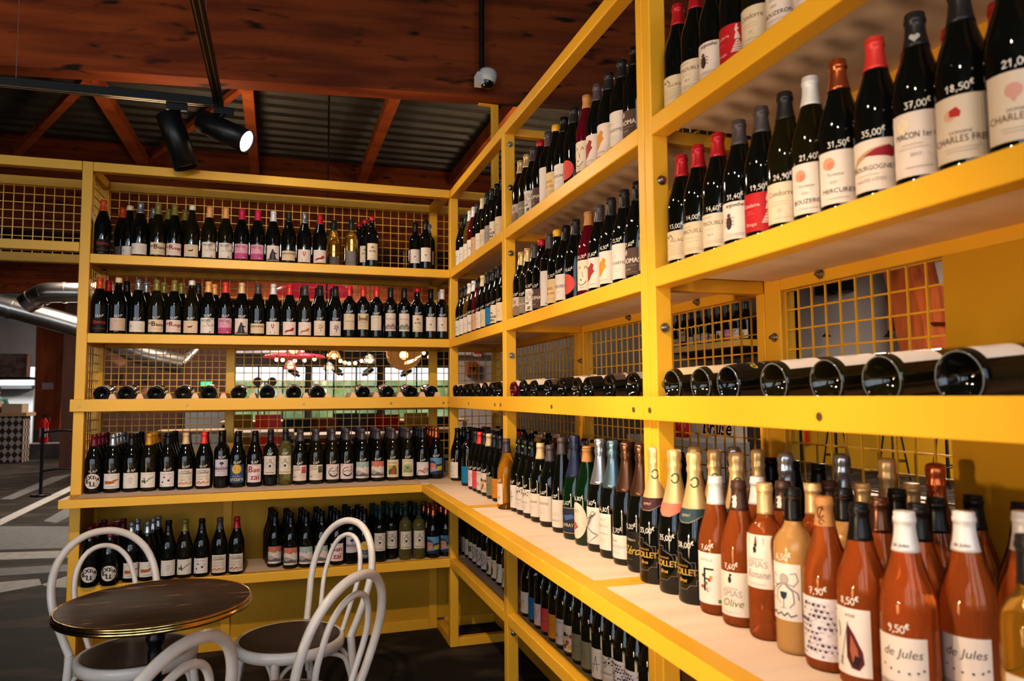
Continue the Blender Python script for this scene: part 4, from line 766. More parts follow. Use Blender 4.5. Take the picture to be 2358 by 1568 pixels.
A3 = [(.14, 'burg', 'dark', (F_, 'black'), 'white', '9,50', None, .062), (.05, 'burg', 'dark', (F_, 'black'), 'white', '8,60', None, .095), (-.07, 'burg', 'dark', (F_, 'black'), 'scrawl', '9,80'), (-.325, 'bord', 'dark', (F_, 'black'), 'blue', None), (-.488, 'burg', 'dark', (F_, 'dark'), 'pinkw', '8,90'), (-.576, 'burg', 'dark', (F_, 'scarlet'), 'coral', '9,20'), (-.662, 'burg', 'dark', (F_, 'dark'), 'sketch', '8,50'), (-.748, 'burg', 'dark', (F_, 'tan'), 'flowers', '10,50'), (-.846, 'burg', 'dark', (F_, 'dark'), 'sage', '9,60'), (-.943, 'burg', 'dark', (F_, 'dark'), 'orange', None)]
frow(A3, .028, ZC, 'counter of corner bay', 'bottles on the counter of the corner bay', -PI/2+.35)
rr = random.Random(4)
for k in range(1, 4):
    for i in range(11):
        y = .05-.099*i
        stuff(.045+.088*k, y+.01, ZC, 'burg', 'dark', (F_, rr.choice(['black', 'dark', 'dark', 'grey', 'scarlet', 'black', 'tan'])))
A4 = [(.20, 'burg', 'dark', (F_, 'black'), 'silver'), (.10, 'burg', 'dark', (F_, 'black'), 'white'), (.01, 'burg', 'olive', (F_, 'dark'), 'scrawl'), (-.08, 'burg', 'olive', (F_, 'dark'), 'sage2'), (-.17, 'burg', 'dark', (F_, 'dark'), 'skull'), (-.26, 'burg', 'dark', (F_, 'dark'), 'skull'), (-.36, 'burg', 'dark', (F_, 'dark'), 'skull'), (-.47, 'burg', 'olive', (F_, 'dark'), 'tulip'), (-.56, 'burg', 'olive', (F_, 'dark'), 'tulip'), (-.65, 'burg', 'dark', (F_, 'dark'), 'greentxt'), (-.75, 'burg', 'dark', (F_, 'dark'), 'greentxt')]
frow(A4, .13, ZL, 'low shelf of corner bay', 'bottles on the low shelf of the corner bay', -PI/2+.3)
# ---- middle bay
B1_ = [(-1.175, 'burg', 'dark', (F_, 'gold'), 'pict'), (-1.262, 'burg', 'olive', (F_, 'gold'), 'graytxt'), (-1.350, 'burg', 'dark', (F_, 'grey'), 'doodle'), (-1.438, 'burg', 'dark', (W_, 'red'), 'brown'), (-1.528, 'bord', 'dark', (F_, 'grey'), 'tallpink'), (-1.616, 'burg', 'dark', (W_, 'yellow'), 'amis'), (-1.704, 'burg', 'dark', (F_, 'black'), 'ures'), (-1.800, 'burg', 'dark', (F_, 'dark'), 'redcirc'), (-1.918, 'burg', 'ruby', (K_, 'cork'), 'smile'), (-2.008, 'burg', 'dark', (F_, 'grey'), 'blobr'), (-2.100, 'burg', 'dark', (F_, 'dark'), 'blobo'), (-2.195, 'burg', 'dark', (F_, 'dark'), 'charms'), (-2.285, 'burg', 'dark', (F_, 'black'), 'brown'), (-2.372, 'burg', 'dark', (F_, 'black'), 'silver')]
frow(B1_, .062, Z1, 'top shelf of middle bay', 'bottles on the top shelf of the middle bay')
PB = ['15,20', '17,50', '16,50', '14,50', None, '13,50', '18,60', '18,60', '16,00', '21,60', '16,50', '13,50', '21,60', '18,50']
B2_ = [e+(p,) for e, p in zip(B1_, PB)]
B2_[2] = (-1.350, 'burg', 'dark', (F_, 'grey'), 'doodle', '16,50')
frow(B2_, .062, Z2, 'second shelf of middle bay', 'bottles on the second shelf of the middle bay')
for y, c, w in ((-1.20, 'black', 'leftmost of the second row'), (-1.70, 'yellow', 'yellow wax in the second row'), (-1.62, 'dark', 'middle of the second row')):
    cc = (W_ if c == 'yellow' else F_, c)
    bottle(.165, y, Z2, FR, 'burg', 'dark', cc, None, None, None, f"{capword(cc)} dark bottle, {w}, second shelf of middle bay", 'second row on the second shelf of the middle bay')
rack((-1.172, -1.305, -1.440, -1.605, -1.750, -1.885, -1.990, -2.150, -2.306), 'rack of middle bay', [('bord', 'ruby'), ('burg', 'dark'), ('bord', 'dark'), ('bord', 'dark'), ('burg', 'dark'), ('bord', 'olive'), ('bord', 'dark'), ('burg', 'dark'), ('burg', 'dark')], ['white', 'beige', 'white', 'brown', 'castle', 'white', 'castle', 'brown', 'silver'])
B3_ = [(-1.168, 'burg', 'amber', (F_, 'grey'), 'amberw', '9,60', None, -.012), (-1.247, 'burg', 'dark', (F_, 'black'), 'rune', '12,90', 'greensq'), (-1.332, 'burg', 'dark', (F_, 'black'), 'spray', '9,50', 'greensq'), (-1.418, 'burg', 'dark', (F_, 'black'), 'spray', '11,80', 'greensq'), (-1.510, 'burg', 'dark', (F_, 'tan'), 'leafw', '10,60'), (-1.617, 'burg', 'dark', (F_, 'grey'), 'dayw', '13,60'), (-1.737, 'ries', 'dark', (F_, 'grey'), 'redsp', '14,20'), (-1.862, 'champ', 'green', (C_, 'navy'), 'navy', '13,60'), (-1.966, 'champ', 'green', (K_, 'cork'), 'oval', '16,80'), (-2.070, 'champ', 'dark', (C_, 'silver'), 'skel', '15,60'), (-2.164, 'champ', 'dark', (C_, 'steelblue'), 'bandw', '14,80'), (-2.256, 'champ', 'dark', (C_, 'bronze'), 'ray', '12,70'), (-2.348, 'champ', 'dark', (C_, 'bronze'), 'zero', '15,20')]
frow(B3_, .022, ZC, 'counter of middle bay', 'front row on the counter of the middle bay', -PI/2+.22)
rows = {1: ['ochre', 'black', 'bronze', 'black', 'grey', 'dark', 'dark', 'grey', 'black', 'black', 'bronze', 'black'], 2: ['claret', 'steelblue', 'ochre', 'steelblue', 'ochre', 'grey', 'dark', 'dark', 'black', 'dark', 'black', 'dark'], 3: ['dark', 'claret', 'dark', 'scarlet', 'tan', 'dark', 'black', 'dark', 'black', 'black', 'dark', 'black']}
for k in rows:
    for i, c in enumerate(rows[k]):
        y = -1.20-.098*i; tt = 'champ' if i > 6 and k == 1 else 'burg'
        if i in (7, 9, 11) and k == 1: tt = 'ries'
        cc = (F_, c)
        if k == 1:
            bottle(.03+.09*k, y, ZC, FR, 'ries' if tt == 'champ' else tt, 'dark', cc, None, None, None, f"{capword(cc)} dark bottle, {ORD[i+1]} from left in second row, middle bay counter", 'second row on the counter of the middle bay')
        else: stuff(.03+.09*k, y, ZC, 'burg', 'dark', cc)
B4_ = [(-.98+-.19, 'burg', 'dark', (F_, 'dark'), 'white'), (-1.262, 'bord', 'dark', (F_, 'dark'), 'blue'), (-1.345, 'burg', 'dark', (F_, 'dark'), 'pinkw'), (-1.425, 'burg', 'dark', (F_, 'dark'), 'coral'), (-1.508, 'burg', 'olive', (F_, 'dark'), 'orange'), (-1.59, 'burg', 'olive', (F_, 'dark'), 'sketch'), (-1.67, 'burg', 'olive', (F_, 'dark'), 'flowers'), (-1.75, 'burg', 'olive', (F_, 'dark'), 'sage'), (-1.835, 'burg', 'olive', (F_, 'dark'), 'sage'), (-1.925, 'burg', 'olive', (F_, 'dark'), 'rune'), (-2.01, 'burg', 'olive', (F_, 'dark'), 'spray'), (-2.092, 'burg', 'olive', (F_, 'dark'), 'conf'), (-2.175, 'burg', 'olive', (F_, 'dark'), 'conf'), (-2.26, 'burg', 'olive', (F_, 'dark'), 'dayw'), (-2.345, 'burg', 'olive', (F_, 'dark'), 'leafw')]
frow(B4_, .09, ZL, 'low shelf of middle bay', 'bottles on the low shelf of the middle bay')
# ---- near bay
C1_ = [(-2.535, 'burg', 'dark', (F_, 'red'), 'village'), (-2.622, 'burg', 'dark', (F_, 'red'), 'oubles'), (-2.708, 'burg', 'dark', (F_, 'dark'), 'insect'), (-2.796, 'burg', 'dark', (F_, 'dark'), 'redfig'), (-2.882, 'burg', 'olive', (F_, 'dark'), 'beigetxt'), (-2.968, 'burg', 'olive', (F_, 'white'), 'peachu'), (-3.052, 'burg', 'dark', (F_, 'copper'), 'peachm')]
frow(C1_, .062, Z1, 'top shelf of near bay', 'bottles on the top shelf of the near bay', -PI/2+.52)
C2_ = [(-2.535, 'burg', 'dark', (F_, 'red'), 'village', '13,00'), (-2.615, 'burg', 'dark', (F_, 'red'), 'uilly', '14,00'), (-2.703, 'burg', 'dark', (F_, 'red'), 'oubles', '14,60'), (-2.790, 'burg', 'dark', (F_, 'grey'), 'insect', '31,40'), (-2.872, 'burg', 'dark', (F_, 'grey'), 'redfig', '19,50'), (-2.952, 'burg', 'olive', (F_, 'dark'), 'beigetxt', '24,90'), (-3.030, 'burg', 'olive', (F_, 'white'), 'peachu', '21,40'), (-3.106, 'burg', 'dark', (F_, 'copper'), 'peachm', '31,50'), (-3.197, 'burg', 'dark', (F_, 'scarlet'), 'bourg', '35,00'), (-3.284, 'burg', 'dark', (F_, 'dark'), 'cru', '37,00', 'heart'), (-3.368, 'burg', 'dark', (F_, 'dark'), 'frey', '18,50'), (-3.452, 'burg', 'dark', (F_, 'dark'), 'freyp', '21,00')]
frow(C2_, .062, Z2, 'second shelf of near bay', 'bottles on the second shelf of the near bay', -PI/2+.60)
for i, c in enumerate(('black', 'red', 'red', 'dark', 'dark', 'black', 'dark', 'copper', 'scarlet', 'scarlet')):
    cc = (F_, c)
    bottle(.165, -2.56-.088*i, Z2, FR, 'burg', 'dark', cc, None, None, None, f"{capword(cc)} dark bottle, {ORD[i+1]} from left in second row, near bay second shelf", 'second row on the second shelf of the near bay')
rack((-2.537, -2.672, -2.785, -2.945, -3.095, -3.225, -3.372), 'rack of near bay', [('champ', 'olive'), ('champ', 'olive'), ('champ', 'dark'), ('champ', 'olive'), ('champ', 'olive'), ('champ', 'olive'), ('champ', 'dark')], ['beige', 'beige', 'zero', 'white', 'white', 'white', 'white'])
C3_ = [(-2.465, 'champ', 'dark', (C_, 'gold'), 'deco', '33,00', 'neckmaroon'), (-2.568, 'champ', 'dark', (C_, 'gold'), 'deco', '35,00', 'neckpink'), (-2.660, 'champ', 'dark', (C_, 'gold'), 'deco', '38,00', 'neckblue'), (-2.748, 'burg', 'rose', (F_, 'white'), 'bigf', '7,60'), (-2.836, 'burg', 'rose', (F_, 'brown'), 'foxg', '7,60', 'animal'), (-2.925, 'bord', 'rose', (F_, 'gold'), 'foxw', '15,30'), (-3.010, 'bord', 'peach', (F_, 'black'), 'octorose', '6,50'), (-3.096, 'burg', 'rose', (K_, 'cork'), 'conf', '7,90', 'corkprint'), (-3.180, 'burg', 'rose', (F_, 'black'), 'feather', '8,50'), (-3.275, 'burg', 'rose', (F_, 'white'), 'jules', '9,50', 'julescap')]
frow(C3_, .0, ZC, 'counter of near bay', 'front row on the counter of the near bay', -PI/2+.36)
def behind(y, x, t, g, c, l, s, where):
    bottle(x, y, ZC, FR, t, g, c, l, None, s, describe(g, c, l, where), 'bottles behind the front row of the near bay counter')
for i, (y, x, t, g, c, s, w) in enumerate([
    (-2.50, .10, 'champ', 'dark', (C_, 'gold'), 'necknone', 'second row, behind the first gold-foiled one'), (-2.60, .095, 'champ', 'dark', (C_, 'gold'), 'necknone', 'second row, behind the second gold-foiled one'), (-2.70, .09, 'champ', 'dark', (C_, 'gold'), 'neckblue', 'second row, behind the third gold-foiled one'),
    (-2.545, .19, 'champ', 'dark', (C_, 'silver'), None, 'third row, leftmost of near bay counter'), (-2.645, .19, 'champ', 'dark', (C_, 'gold'), None, 'third row, second from left, near bay counter'), (-2.75, .19, 'champ', 'dark', (C_, 'silver'), None, 'third row, third from left, near bay counter'),
    (-2.56, .29, 'champ', 'dark', (F_, 'black'), None, 'back row, leftmost of near bay counter'), (-2.65, .29, 'champ', 'dark', (F_, 'black'), None, 'back row, second from left, near bay counter'), (-2.74, .29, 'champ', 'dark', (F_, 'black'), None, 'back row, third from left, near bay counter'), (-2.83, .28, 'champ', 'dark', (C_, 'silver'), None, 'back row, fourth from left, near bay counter'), (-2.96, .28, 'champ', 'dark', (C_, 'gold'), None, 'back row beside mesh, near bay counter'), (-3.08, .28, 'champ', 'dark', (C_, 'copper'), None, 'back row furthest right, near bay counter'),
    (-2.785, .085, 'burg', 'rose', (F_, 'white'), None, 'second row, behind the letter-F label'), (-2.873, .085, 'burg', 'rose', (F_, 'brown'), 'animal', 'second row, behind the green script label'), (-2.962, .088, 'bord', 'rose', (F_, 'gold'), None, 'second row, behind the high white label'), (-3.047, .088, 'bord', 'peach', (F_, 'black'), None, 'second row, behind the octopus label'), (-3.133, .088, 'burg', 'rose', (F_, 'bronze'), None, 'second row, behind the confetti label'), (-3.218, .088, 'burg', 'rose', (F_, 'black'), None, 'second row, behind the teardrop label'),
    (-2.91, .175, 'burg', 'rose', (F_, 'brown'), 'animal', 'third row, near bay counter, left'), (-2.998, .178, 'bord', 'rose', (F_, 'gold'), None, 'third row, near bay counter, middle'), (-3.085, .178, 'bord', 'peach', (F_, 'black'), None, 'third row, near bay counter, right of middle'), (-3.172, .178, 'burg', 'rose', (F_, 'black'), None, 'third row, near bay counter, right'), (-3.035, .265, 'bord', 'rose', (F_, 'gold'), None, 'fourth row, near bay counter, left'), (-3.172, .265, 'burg', 'rose', (F_, 'black'), None, 'fourth row, near bay counter, right')]):
    behind(y, x, t, g, c, None, s, w)
for x, y, l, w in ((.088, -3.305, 'jules', 'second row, behind the dotted script label'), (.175, -3.335, None, 'third row, behind the dotted script label'), (.263, -3.265, None, 'fourth row, rightmost by solid panel')):
    behind(y, x, 'burg', 'rose', (F_, 'white' if x < .2 else 'black'), l, 'julescap' if x < .2 else None, w)
bottle(-.03, -3.50, ZC, -PI/2+.75, 'bord', 'amber', (F_, 'dark'), 'wheel', '8,50', None, describe('amber', (F_, 'dark'), 'wheel', 'rightmost on counter of near bay'), 'front row on the counter of the near bay')
st = STUFF.obj('wine_bottles'); tag(st, 'dark wine bottles packed behind the front rows on counters and low shelves', 'bottles', kind='stuff')

# ------------------------------------------------------------------ shelving
T = .05
def mesh_panel(axis, pos, a0, a1, z0, z1, step=.0495):
    """welded wire grid: axis 'x' = plane at x=pos running along y, 'y' = plane at y=pos running along x"""
    mb = MB(); r = .0022
    n = max(1, round((a1-a0)/step)); k = max(1, round((z1-z0)/step))
    for i in range(n+1):
        a = a0+(a1-a0)*i/n
        if axis == 'y': mb.box((a-r, pos-r, z0), (a+r, pos+r, z1), YEL)
        else: mb.box((pos-r, a-r, z0), (pos+r, a+r, z1), YEL)
    for j in range(k+1):
        z = z0+(z1-z0)*j/k
        if axis == 'y': mb.box((a0, pos+r, z-r), (a1, pos+3*r, z+r), YEL)
        else: mb.box((pos+r, a0, z-r), (pos+3*r, a1, z+r), YEL)
    return mb
ZT = 2.6788
BV = .0035
def frame_part(u, name, a, b, m=None, bev=BV): return child(B1(a, b, m or YEL), name, u, bev)
def bolt(u, p, d):
    p = Vector(p); d = Vector(d); mb = MB()
    mb.cyl(p, p+d*.004, .013, BOLT, 14); mb.cyl(p+d*.004, p+d*.011, .0095, BOLT, 6); mb.cyl(p+d*.011, p+d*.018, .0055, BOLT, 10)
    return child(mb, 'bolt', u)
def screw(u, p, d):
    p = Vector(p); d = Vector(d)
    return child(MB().cyl(p, p+d*.0022, .0075, SCREW, 12), 'screw', u)
RY = D; RY1 = D+T            # rear frame line
# --- back unit
U = empty('shelving_unit', (-.98, .2, 0), 'yellow steel bottle shelving along the back, left of the corner', 'shelving', 'yellow bottle shelving')
X0 = -WL
for nm, a, b in (('post', (X0, 0, 0), (X0+T, T, ZT)), ('post', (0, 0, 0), (T, T, ZT)), ('post', (X0, RY, 0), (X0+T, RY1, ZT)), ('post', (-1.262, RY, 0), (-1.262+T, RY1, Z2-T)), ('post', (-.05, RY, 0), (0, RY1, ZT))):
    frame_part(U, nm, a, b)
for z in (ZT, Z1, Z2):
    frame_part(U, 'rail', (X0+T, 0, z-T), (0, T, z)); frame_part(U, 'rail', (X0, T, z-T), (X0+T, RY, z))
    frame_part(U, 'rail', (X0+T, RY, z-T), (-.05, RY1, z))
    frame_part(U, 'rail', (-.05, T, z-T), (0, RY, z))
for z in (Z1, Z2): frame_part(U, 'shelf_board', (X0+T, T, z-.020), (-.052, RY, z), PLY, 0)
bm_ = frame_part(U, 'display_beam', (X0-.012, -.021, 1.3757), (0, -.001, ZB), None, .002)
for x in (X0+.03, -1.42, -.83, -.35, -.045):
    screw(U, (x, -.021, 1.402), (0, -1, 0)).parent = bm_
frame_part(U, 'rack_board', (X0+T, 0.0, 1.378), (-.052, RY, 1.398), LATH, 0)
for x in (-1.78, -1.652, -1.516, -1.386, -1.246, -1.097, -.953, -.819, -.70, -.56, -.432, -.295, -.165, -.075):
    mb = MB(); mb.add([(x-.034, .0, 1.398), (x+.034, .0, 1.398), (x+.009, .0, 1.466), (x-.009, .0, 1.466), (x-.034, .34, 1.398), (x+.034, .34, 1.398), (x+.009, .34, 1.466), (x-.009, .34, 1.466)], [(0, 1, 2, 3), (7, 6, 5, 4), (1, 5, 6, 2), (3, 2, 6, 7), (4, 0, 3, 7), (0, 4, 5, 1)], LATH)
    child(mb, 'bottle_cradle', U)
frame_part(U, 'rail', (X0+T, RY, 1.36), (-1.262, RY1, 1.40)); frame_part(U, 'rail', (-1.212, RY, 1.36), (-.05, RY1, 1.40))
for a0, a1 in ((X0+T, -.05),):
    child(mesh_panel('y', RY+.02, a0, a1, Z1+.0, ZT-T), 'wire_mesh', U); child(mesh_panel('y', RY+.02, a0, a1, Z2, Z1-T), 'wire_mesh', U)
for a0, a1, stp in ((X0+T, -1.262, .037), (-1.212, -.05, .049)):
    child(mesh_panel('y', RY+.02, a0, a1, 1.40, Z2-T, stp), 'wire_mesh', U); child(mesh_panel('y', RY+.02, a0, a1, ZC, 1.36, stp), 'wire_mesh', U)
for z0, z1 in ((Z1, ZT-T), (Z2, Z1-T), (1.40, Z2-T), (ZC, 1.376)): child(mesh_panel('x', X0+.022, T, RY, z0, z1), 'wire_mesh', U)
# counter: steel frame round plywood boards
PC = .2035
cf = MB(); cf.box((X0, -PC, ZC-.042), (-PC, -PC+T, ZC), YEL); cf.box((X0, -PC+T, ZC-.042), (X0+.045, 0, ZC), YEL); cf.box((X0+.05, RY-.03, ZC-.042), (0, RY, ZC), YEL)
child(cf, 'counter_frame', U, .002)
frame_part(U, 'counter_board', (X0+.05, -PC+T, ZC-.03), (-PC+.0, RY-.03, ZC-.0005), PLY, 0); frame_part(U, 'counter_board', (-PC+.003, -PC+T+.0, ZC-.03), (-.003, RY-.03, ZC-.0005), PLY, 0)
frame_part(U, 'rail', (X0+T, 0, ZL-T), (0, T, ZL)); frame_part(U, 'shelf_board', (X0+T, T, ZL-.02), (-.002, RY, ZL), PLY, 0)
frame_part(U, 'rail', (X0, T, ZL-T), (X0+T, RY, ZL)); frame_part(U, 'rail', (X0+T, RY-.003, 0), (-.05, RY1, .065)); frame_part(U, 'rail', (X0, T, 0), (X0+T, RY, T)); frame_part(U, 'rail', (0, T, 0), (.045, RY, T))
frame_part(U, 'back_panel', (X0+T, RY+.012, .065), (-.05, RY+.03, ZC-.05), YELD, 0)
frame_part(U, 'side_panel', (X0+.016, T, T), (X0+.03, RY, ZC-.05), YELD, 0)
for x, z in ((X0+T, Z2+.37), (-.05, Z2+.37)): bolt(U, (x, RY-.06, z), (1 if x < -1 else -1, 0, 0))
# --- right-hand bays
def bay(label, y0, y1, posts, rear, panel=None):
    """y0 (far) to y1 (near); posts = list of (ya, yb) front posts; rear = list of (ya, yb)"""
    u = empty('shelving_unit', (D/2, (y0+y1)/2, 0), label, 'shelving', 'yellow bottle shelving')
    for a, b in posts: frame_part(u, 'post', (0, a, 0), (T, b, ZT))
    for a, b in rear: frame_part(u, 'post', (RY, a, 0), (RY1, b, ZT))
    fa = max([b for a, b in posts if b < (y0+y1)/2] or [y1]); fb = min([a for a, b in posts if a > (y0+y1)/2] or [y0])
    ra = max([b for a, b in rear if b < (y0+y1)/2] or [y1]); rb = min([a for a, b in rear if a > (y0+y1)/2] or [y0])
    for z in (ZT, Z1, Z2):
        frame_part(u, 'rail', (0, fa, z-T), (T, fb, z)); frame_part(u, 'rail', (RY, ra, z-T), (RY1, rb, z))
        frame_part(u, 'rail', (T, fa-T*.8, z-T), (RY, fa, z-.012))
    for z in (Z1, Z2): frame_part(u, 'shelf_board', (T, fa, z-.02), (RY, min(fb, y0), z), PLY, 0)
    bm = frame_part(u, 'display_beam', (-.021, y1, 1.3757), (-.001, y0, ZB), None, .002)
    for k in range(3):
        y = y1+.05+(y0-y1-.09)*k/2
        screw(u, (-.021, y, 1.402), (-1, 0, 0)).parent = bm
    frame_part(u, 'rack_board', (.0, fa, 1.378), (RY, fb, 1.398), LATH, 0)
    frame_part(u, 'rail', (RY, ra, 1.36), (RY1, rb, 1.40))
    frame_part(u, 'rail', (0, fa, ZL-T), (T, fb, ZL)); frame_part(u, 'shelf_board', (T, fa, ZL-.02), (RY, min(fb, y0), ZL), PLY, 0)
    mid = panel if panel else ra
    for z0, z1 in ((Z1, ZT-T), (Z2, Z1-T), (1.40, Z2-T), (ZC, 1.36)):
        child(mesh_panel('x', RY+.02, mid, rb, z0, z1, .0505), 'wire_mesh', u)
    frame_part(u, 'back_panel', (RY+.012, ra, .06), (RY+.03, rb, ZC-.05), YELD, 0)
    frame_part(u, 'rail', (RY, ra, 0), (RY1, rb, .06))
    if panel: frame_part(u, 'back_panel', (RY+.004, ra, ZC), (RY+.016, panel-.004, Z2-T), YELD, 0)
    c = MB(); c.box((-PC, y1, ZC-.042), (-PC+T, min(y0, -PC), ZC), YEL); c.box((-PC+T, y1, ZC-.042), (RY-.03, y1+.035, ZC), YEL); c.box((-PC+T, min(y0, -PC+T)-.035, ZC-.042), (RY-.03, min(y0, -PC+T), ZC), YEL); c.box((RY-.03, y1, ZC-.042), (RY, y0, ZC), YEL)
    child(c, 'counter_frame', u, .002)
    frame_part(u, 'counter_board', (-PC+T, y1+.035, ZC-.03), (RY-.03, min(y0, -PC+T)-.035, ZC-.0005), PLY, 0)
    return u
UA = bay('yellow bottle shelving, narrow corner bay beside the back unit', 0, -1.0725, [], [(RY, RY1), (-1.07, -1.02)])
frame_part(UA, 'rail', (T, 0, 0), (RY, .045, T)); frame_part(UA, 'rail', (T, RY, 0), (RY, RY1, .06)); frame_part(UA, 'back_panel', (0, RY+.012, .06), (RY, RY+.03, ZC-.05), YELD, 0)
frame_part(UA, 'rail', (0, RY, ZT-T), (RY, RY1, ZT)); frame_part(UA, 'rail', (0, RY, Z1-T), (RY, RY1, Z1)); frame_part(UA, 'rail', (0, RY, Z2-T), (RY, RY1, Z2)); frame_part(UA, 'rail', (T, 0, Z1-T), (RY, T*.8, Z1-.012)); frame_part(UA, 'rail', (T, 0, ZT-T), (RY, T*.8, ZT-.0))
frame_part(UA, 'shelf_board', (.0, T, Z1-.02), (RY, RY, Z1), PLY, 0); frame_part(UA, 'shelf_board', (.0, T, Z2-.02), (RY, RY, Z2), PLY, 0)
frame_part(UA, 'counter_board', (.0, -PC+T, ZC-.03), (RY, RY-.0, ZC-.001), PLY, 0); frame_part(UA, 'shelf_board', (.0, T, ZL-.02), (RY, RY, ZL), PLY, 0)
for z0, z1 in ((Z1, ZT-T), (Z2, Z1-T), (1.40, Z2-T), (ZC, 1.36)): child(mesh_panel('y', RY+.02, 0, RY, z0, z1), 'wire_mesh', UA)
frame_part(UA, 'rail', (0, RY, 1.36), (RY, RY1, 1.40))
frame_part(UA, 'hanging_bracket', (RY, RY-.004, ZT), (RY+.045, RY+.04, 3.40)); frame_part(UA, 'bracket_plate', (RY-.09, RY+.0, 3.393), (RY+.045, RY+.04, 3.403))
UB = bay('yellow bottle shelving, middle bay of the right-hand run', -1.0745, -2.4445, [(-1.125, -1.0745), (-2.4445, -2.406)], [(-1.125, -1.0745), (-2.4445, -2.406)])
UC = bay('yellow bottle shelving, near bay with solid rear panel', -2.4465, -3.80, [(-2.487, -2.4465), (-3.80, -3.76)], [(-2.515, -2.4465), (-3.80, -3.76)], panel=-3.03)
for z in (2.58, 2.38, 2.08, 1.62, .88, .42): bolt(UB, (.027, -1.125, z), (0, -1, 0))
for z in (2.6, 2.02, 1.62, 1.47, .82): bolt(UC, (.027, -2.487, z), (0, -1, 0))
bolt(UB, (RY, -1.6, Z2-.03), (-1, 0, 0)); bolt(UB, (RY, -2.1, Z2-.03), (-1, 0, 0)); bolt(UC, (RY, -2.68, Z2-.03), (-1, 0, 0)); bolt(UC, (RY, -2.49, 1.6), (-1, 0, 0)); bolt(UB, (RY, -1.10, 1.6), (-1, 0, 0))
# --- overhead bridge to the left of the back unit
BR = empty('overhead_lintel', (X0-.8, .2, 2.18), 'yellow steel and wire-mesh lintel bridging left from the back shelving', 'lintel')
XL = X0-2.2
for a, b in (((XL, 0, ZT-T), (X0-.001, T, ZT)), ((XL, 0, 2.20), (X0-.001, T, 2.25)), ((XL, RY, ZT-T), (X0-.001, RY1, ZT)), ((XL, RY, 2.20), (X0-.001, RY1, 2.25)), ((XL, T, 2.20), (XL+T, RY, 2.25)), ((XL, T, ZT-T), (XL+T, RY, ZT)), ((XL, 0, 2.25), (XL+T, T, ZT-T)), ((X0-.03, RY, 2.25), (X0-.001, RY1, ZT-T))): frame_part(BR, 'rail', a, b)
child(mesh_panel('y', RY+.02, XL+T, X0-.03, 2.25, ZT-T), 'wire_mesh', BR)

# ------------------------------------------------------------------ table and bentwood chairs
tx, ty, tz, tr = -1.35, -1.346, .735, .313
TB = empty('bistro_table', (tx, ty, 0), 'small round bistro table with brown top and brass rim', 'table')
def tpart(mb, n): return mb.obj(n, TB)
tpart(MB().lathe([(.0001, tz-.020), (tr-.006, tz-.020), (tr-.006, tz-.001), (tr-.008, tz), (.0001, tz)], TABLET, 72, smooth=False), 'tabletop')
tpart(MB().lathe([(tr-.007, tz-.001), (tr-.004, tz+.002), (tr, tz), (tr+.0015, tz-.004), (tr-.001, tz-.008), (tr-.002, tz-.011), (tr+.002, tz-.014), (tr+.004, tz-.019), (tr+.002, tz-.025), (tr-.003, tz-.027), (tr-.008, tz-.025), (tr-.007, tz-.02)], BRASS, 80), 'brass_rim')
tpart(MB().lathe([(.0001, .028), (.030, .030), (.034, .05), (.024, .07), (.022, .12), (.030, .14), (.024, .16), (.021, .40), (.025, .56), (.021, .58), (.030, .60), (.032, .615), (.022, .63), (.024, .645), (.032, .66), (.034, .672), (.024, .685), (.026, .70), (.060, .712), (.060, .7145), (.0001, .7145)], IRON, 24), 'pedestal')
mb = MB()
for k in range(3):
    a = PI/6+2*PI*k/3; c, s = math.cos(a), math.sin(a)
    mb.tube([(c*.015, s*.015, .06), (c*.10, s*.10, .075), (c*.18, s*.18, .045), (c*.235, s*.235, .014)], [.022, .019, .016, .014], IRON, 10)
tpart(mb, 'foot_base')
def spline(P, n=6):
    P = [Vector(p) for p in P]; out = []
    for i in range(len(P)-1):
        p0, p1, p2, p3 = P[max(i-1, 0)], P[i], P[i+1], P[min(i+2, len(P)-1)]
        for k in range(n):
            t = k/n; out.append(.5*((2*p1)+(p2-p0)*t+(2*p0-5*p1+4*p2-p3)*t*t+(3*p1-p0-3*p2+p3)*t**3))
    return out+[P[-1]]
def sym(P): return P+[(-a, b, c) for a, b, c in P[-2::-1]]
_ch = {}
